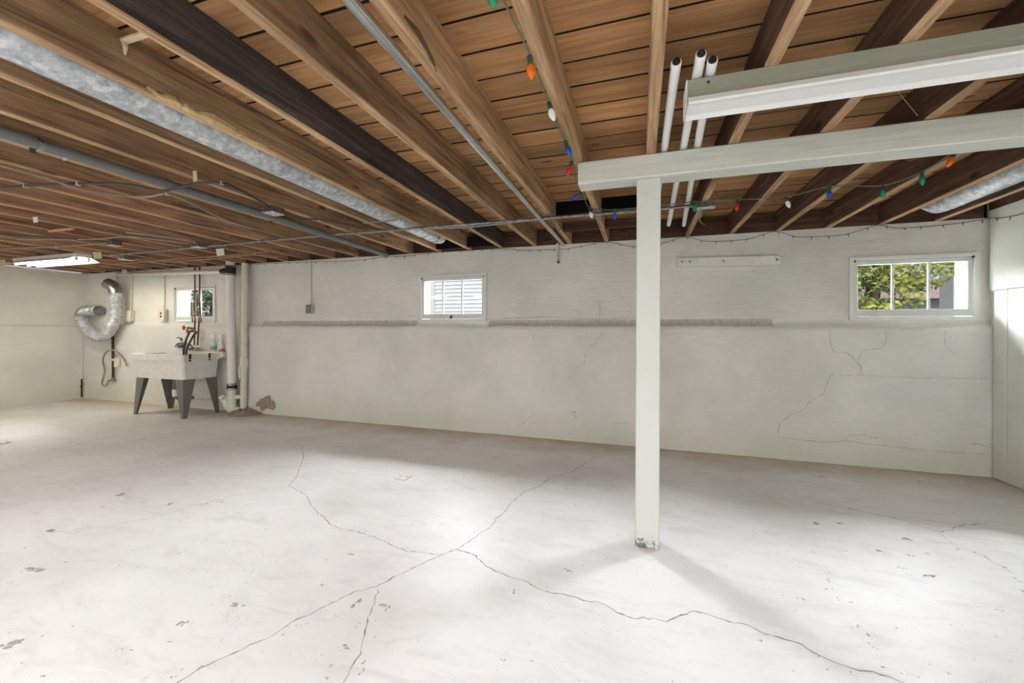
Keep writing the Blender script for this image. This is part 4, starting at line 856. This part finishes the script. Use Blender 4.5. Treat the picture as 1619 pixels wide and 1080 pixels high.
MB().tube([(-8.35, 4.40, 2.125), (-7.24, 4.375, 2.095)], 0.026, 14).build('narrow_pipe', 'cream_pipe', t, True)
MB().tube([(-7.36, 4.37, 2.10), (-7.34, 4.37, 2.10), (-7.22, 4.37, 2.095), (-7.20, 4.37, 2.095)], [0.03, 0.040, 0.040, 0.032], 14).build('joint', 'cream_plastic', t, True)
c = MB().tube([(-5.90, 4.346, 2.066), (-5.84, 4.34, 2.066), (-5.78, 4.33, 2.065), (-5.72, 4.31, 2.065)], [0.034, 0.045, 0.050, 0.045], 14).build('elbow', 'black_rubber', t, True)

# ------------------------------------------------------------------ utility sink
t = thing('utility_sink', (-6.36, 4.08, 0.0), 'white moulded utility sink on four tapered grey metal legs', 'sink')
X0, X1, Y0, Y1, ZT = -6.905, -5.845, 3.785, 4.375, 0.862
def ring(x0, x1, y0, y1, z, c=0.02):
    return [(x0 + c, y0, z), (x1 - c, y0, z), (x1, y0 + c, z), (x1, y1 - c, z), (x1 - c, y1, z), (x0 + c, y1, z), (x0, y1 - c, z), (x0, y0 + c, z)]
rings = [ring(X0 + .08, X1 - .035, Y0 + .04, Y1 - .10, 0.522), ring(X0 + .045, X1 - .012, Y0 + .018, Y1 - .085, 0.778), ring(X0 + .005, X1 - .001, Y0 + .002, Y1 - .05, 0.782), ring(X0, X1, Y0, Y1 - .05, ZT - 0.006), ring(X0 + .006, X1 - .006, Y0 + .006, Y1 - .056, ZT),
         ring(X0 + .045, X1 - .045, Y0 + .045, Y1 - .16, ZT), ring(X0 + .052, X1 - .052, Y0 + .052, Y1 - .166, ZT - 0.008), ring(X0 + .105, X1 - .09, Y0 + .085, Y1 - .19, 0.56)]
m = MB(); vs = [p for r in rings for p in r]; fs = [(i * 8 + k, i * 8 + (k + 1) % 8, (i + 1) * 8 + (k + 1) % 8, (i + 1) * 8 + k) for i in range(7) for k in range(8)] + [tuple(range(7, -1, -1)), tuple(range(56, 64))]
m.add(vs, fs).build('basin', 'sink_stone', t)
MB().cbox(X0 + .01, -5.80, Y1 - 0.075, Y1 + 0.02, 0.80, 0.885, 0.006).build('backsplash', 'sink_stone', t)
def leg(cx, cy, sx_, sy_):
    """angle section leg tapering to the floor"""
    zt, w0, w1, th = 0.524, 0.16, 0.05, 0.004; m = MB()
    fx = cx + sx_ * 0.03; fy = cy + sy_ * 0.015
    a = [(cx, cy, zt), (cx - sx_ * w0, cy, zt), (fx - sx_ * w1, fy, 0.0), (fx, fy, 0.0)]; a2 = [(x, y - sy_ * th, z) for x, y, z in a]
    m.add(a + a2, [(0, 1, 2, 3), (7, 6, 5, 4), (0, 4, 5, 1), (1, 5, 6, 2), (2, 6, 7, 3), (3, 7, 4, 0)])
    b = [(cx, cy, zt), (cx, cy - sy_ * w0, zt), (fx, fy - sy_ * w1, 0.0), (fx, fy, 0.0)]; b2 = [(x - sx_ * th, y, z) for x, y, z in b]
    m.add(b + b2, [(0, 1, 2, 3), (7, 6, 5, 4), (0, 4, 5, 1), (1, 5, 6, 2), (2, 6, 7, 3), (3, 7, 4, 0)])
    m.build('leg', 'leg_grey', t)
leg(X0 + .08, Y0 + .035, -1, -1); leg(X1 - .035, Y0 + .035, 1, -1); leg(X0 + .08, Y1 - .10, -1, 1); leg(X1 - .035, Y1 - .10, 1, 1)
MB().tube([(-6.36, 4.30, 0.19), (-5.74, 4.30, 0.222)], 0.024, 12).build('drain_line', 'cream_pipe', t, True)
MB().tube([(-6.42, 4.06, 0.53), (-6.42, 4.06, 0.36), (-6.42, 4.08, 0.22), (-6.40, 4.14, 0.17), (-6.39, 4.22, 0.19), (-6.37, 4.285, 0.19)], 0.026, 12).build('drain_trap', 'grey_pvc', t, True)
MB().tube([(-6.42, 4.06, 0.34), (-6.42, 4.07, 0.24)], 0.036, 12).build('trap_nut', 'white_pvc', t, True)
MB().tube([(-5.833, 3.87, 0.80), (-5.822, 3.88, 0.795), (-5.822, 4.14, 0.795), (-5.833, 4.15, 0.80)], 0.005, 8).build('towel_bar', 'white_metal', t, True)
for y in (3.88, 4.14): MB().box(-5.846, -5.835, y - 0.012, y + 0.012, 0.77, 0.872).build('clip', 'dark_iron', t)
MB().lathe((-5.80, 4.36, 0.84), [(0.008, 0), (0.008, 0.003)], 8, (1, 0, 0)).build('bolt', 'dark_iron', t)

# ------------------------------------------------------------------ taps, risers, hoses
t = thing('water_pipes', (-6.45, 4.36, 0.93), 'pair of dark copper supply pipes dropping past the small window to the sink tap', 'pipes')
zc0 = 0.885
MB().tube([(-6.51, 4.385, 2.178), (-6.49, 4.385, 1.5), (-6.445, 4.34, 0.97)], 0.010, 10).build('riser', 'copper_dark', t, True)
MB().tube([(-6.405, 4.385, 2.178), (-6.40, 4.385, 1.5), (-6.375, 4.34, 0.97)], 0.010, 10).build('riser', 'copper_dark', t, True)
MB().tube([(-6.553, 4.375, 1.63), (-6.535, 4.375, 1.33), (-6.485, 4.38, 1.325)], 0.010, 8).build('air_chamber', 'copper_dark', t, True)
MB().tube([(-6.375, 4.375, 1.63), (-6.350, 4.375, 1.33), (-6.395, 4.38, 1.32)], 0.010, 8).build('air_chamber', 'copper_dark', t, True)
for (px, pz, hx, hz) in ((-6.475, 1.225, -6.56, 1.235), (-6.39, 1.17, -6.48, 1.185)):
    v = MB().tube([(px, 4.36, pz), (hx + .03, 4.29, hz)], 0.014, 8).build('valve', 'brass', t, True)
    w_ = MB()
    for k in range(6): a = k * PI / 3; w_.tube([(hx, 4.27, hz), (hx + 0.032 * math.cos(a), 4.265, hz + 0.032 * math.sin(a))], [0.008, 0.009], 6)
    w_.build('valve_wheel', 'red_handle', v, True)
for pts in ([(-6.44, 4.31, 1.20), (-6.40, 4.24, 1.16), (-6.38, 4.18, 1.05), (-6.345, 4.13, 0.92), (-6.335, 4.12, 0.70)], [(-6.36, 4.31, 1.155), (-6.32, 4.24, 1.11), (-6.31, 4.18, 1.0), (-6.29, 4.13, 0.90), (-6.285, 4.12, 0.70)]):
    MB().tube(smoothpath(pts, 6), 0.0135, 10).build('hose', 'dark_cable', t, True)
t = thing('sink_faucet', (-6.41, 4.33, 0.885), 'chrome two handle faucet with long curved brass spout on the sink', 'faucet')
MB().cbox(-6.50, -6.31, 4.31, 4.36, 0.888, 0.935, 0.01).build('body', 'chrome', t)
MB().tube(smoothpath([(-6.43, 4.32, 0.93), (-6.44, 4.27, 0.985), (-6.45, 4.18, 1.00), (-6.455, 4.11, 0.995), (-6.455, 4.09, 0.95)], 5), 0.010, 10).build('spout', 'brass', t, True)
for x in (-6.475, -6.335):
    h = MB().lathe((x, 4.31, 0.915), [(0.012, 0), (0.012, 0.02)], 10, (0, -1, 0))
    for k in range(4): a = k * PI / 2 + .4; h.tube([(x, 4.285, 0.915), (x + 0.03 * math.cos(a), 4.282, 0.915 + 0.03 * math.sin(a))], 0.006, 6)
    h.build('handle', 'chrome', t, True)

# ------------------------------------------------------------------ bottles on the sink
t = thing('dish_soap_bottle', (-6.735, 4.305, 0.886), 'clear pump soap bottle with blue label on the sink ledge', 'bottle')
bx, by, bz = -6.735, 4.345, 0.886
MB().lathe((bx, by, bz), [(0.04, 0), (0.045, 0.005), (0.045, 0.09), (0.035, 0.125), (0.018, 0.145), (0.018, 0.155)], 16).build('body', 'clear_plastic', t, True)
MB().lathe((bx, by, bz + 0.04), [(0.0456, 0), (0.0456, 0.05)], 16).build('label_band', 'blue_plastic', t, True)
m = MB().lathe((bx, by, bz + 0.155), [(0.020, 0), (0.020, 0.018), (0.008, 0.02), (0.008, 0.04)], 12); m.tube([(bx + .01, by, bz + 0.19), (bx - 0.04, by - 0.02, bz + 0.195), (bx - 0.055, by - .027, bz + 0.188)], 0.008, 8); m.build('pump', 'blue_plastic', t, True)
def spray(x, label, body, band, rz):
    t = thing('spray_bottle', (x, 4.345, 0.886), label, 'bottle')
    MB().lathe((x, 4.345, 0.886), [(0.042, 0), (0.045, 0.008), (0.045, 0.08), (0.034, 0.12), (0.018, 0.165), (0.016, 0.185)], 16).build('body', body, t, True)
    MB().lathe((x, 4.345, 0.91), [(0.0456, 0), (0.0456, 0.055)], 16).build('label_band', band, t, True)
    h = MB().lathe((x, 4.345, 1.072), [(0.019, 0), (0.019, 0.02), (0.012, 0.024)], 12)
    h.box(x - 0.055, x + 0.03, 4.333, 4.357, 1.098, 1.125); h.tube([(x - 0.022, 4.345, 1.10), (x - 0.038, 4.345, 1.065)], 0.006, 6); h.build('trigger_head', 'white_metal', t)
spray(-6.045, 'white spray bottle with green label beside the faucet', 'clear_plastic', 'green_label', 0)
spray(-5.90, 'white spray bottle behind the pink scrubber', 'white_pvc', 'white_paint', 0)
m = MB().lathe((-5.84, 4.315, 0.886), [(0.02, 0), (0.042, 0.008), (0.044, 0.022), (0.03, 0.036), (0.012, 0.042)], 12); tag(m.build('scrub_brush', 'pink_plastic', None, True), 'small round pink scrubber at the end of the sink ledge', 'scrubber')
m = MB().lathe((-5.765, 4.375, 0.886), [(0.03, 0), (0.05, 0.02), (0.055, 0.06), (0.045, 0.09), (0.05, 0.12), (0.035, 0.155), (0.012, 0.175)], 9); 
tag(m.build('crumpled_bag', 'bag_yellow', None, True), 'pale yellow crumpled bag between sink ledge and drain stack', 'bag')

# ------------------------------------------------------------------ floor plate
t = thing('floor_plate', (-1.83, 2.855, 0), 'small square raised metal cover plate on the floor', 'floor plate')
MB().cbox(-1.885, -1.785, 2.80, 2.905, 0.0, 0.012, 0.003).build('plate', 'sink_stone', t)
for q in (-.03, .03): MB().lathe((-1.835 + q, 2.855, 0.012), [(0.006, 0), (0.005, 0.002)], 8).build('screw', 'dark_iron', t)
m = MB().add([(-1.45, 4.385, 0.001), (-1.28, 4.38, 0.001), (-1.27, 4.395, 0.006), (-1.46, 4.40, 0.006)], [(0, 1, 2, 3)])
# cobweb strands
for pts, lab in (([(0.9, 2.0, 2.34), (1.05, 2.15, 2.25), (1.2, 2.30, 2.19)], 'thin pale cobweb strand between strip light and beam'), ([(1.45, 2.9, 2.30), (1.46, 2.9, 2.20), (1.62, 2.86, 2.22), (1.85, 2.8, 2.24)], 'thin pale cobweb strand hanging between dark joists behind the beam')):
    tag(MB().tube(smoothpath(pts, 5), 0.0006, 4).build('cobweb', 'bag_yellow'), lab, 'cobweb')
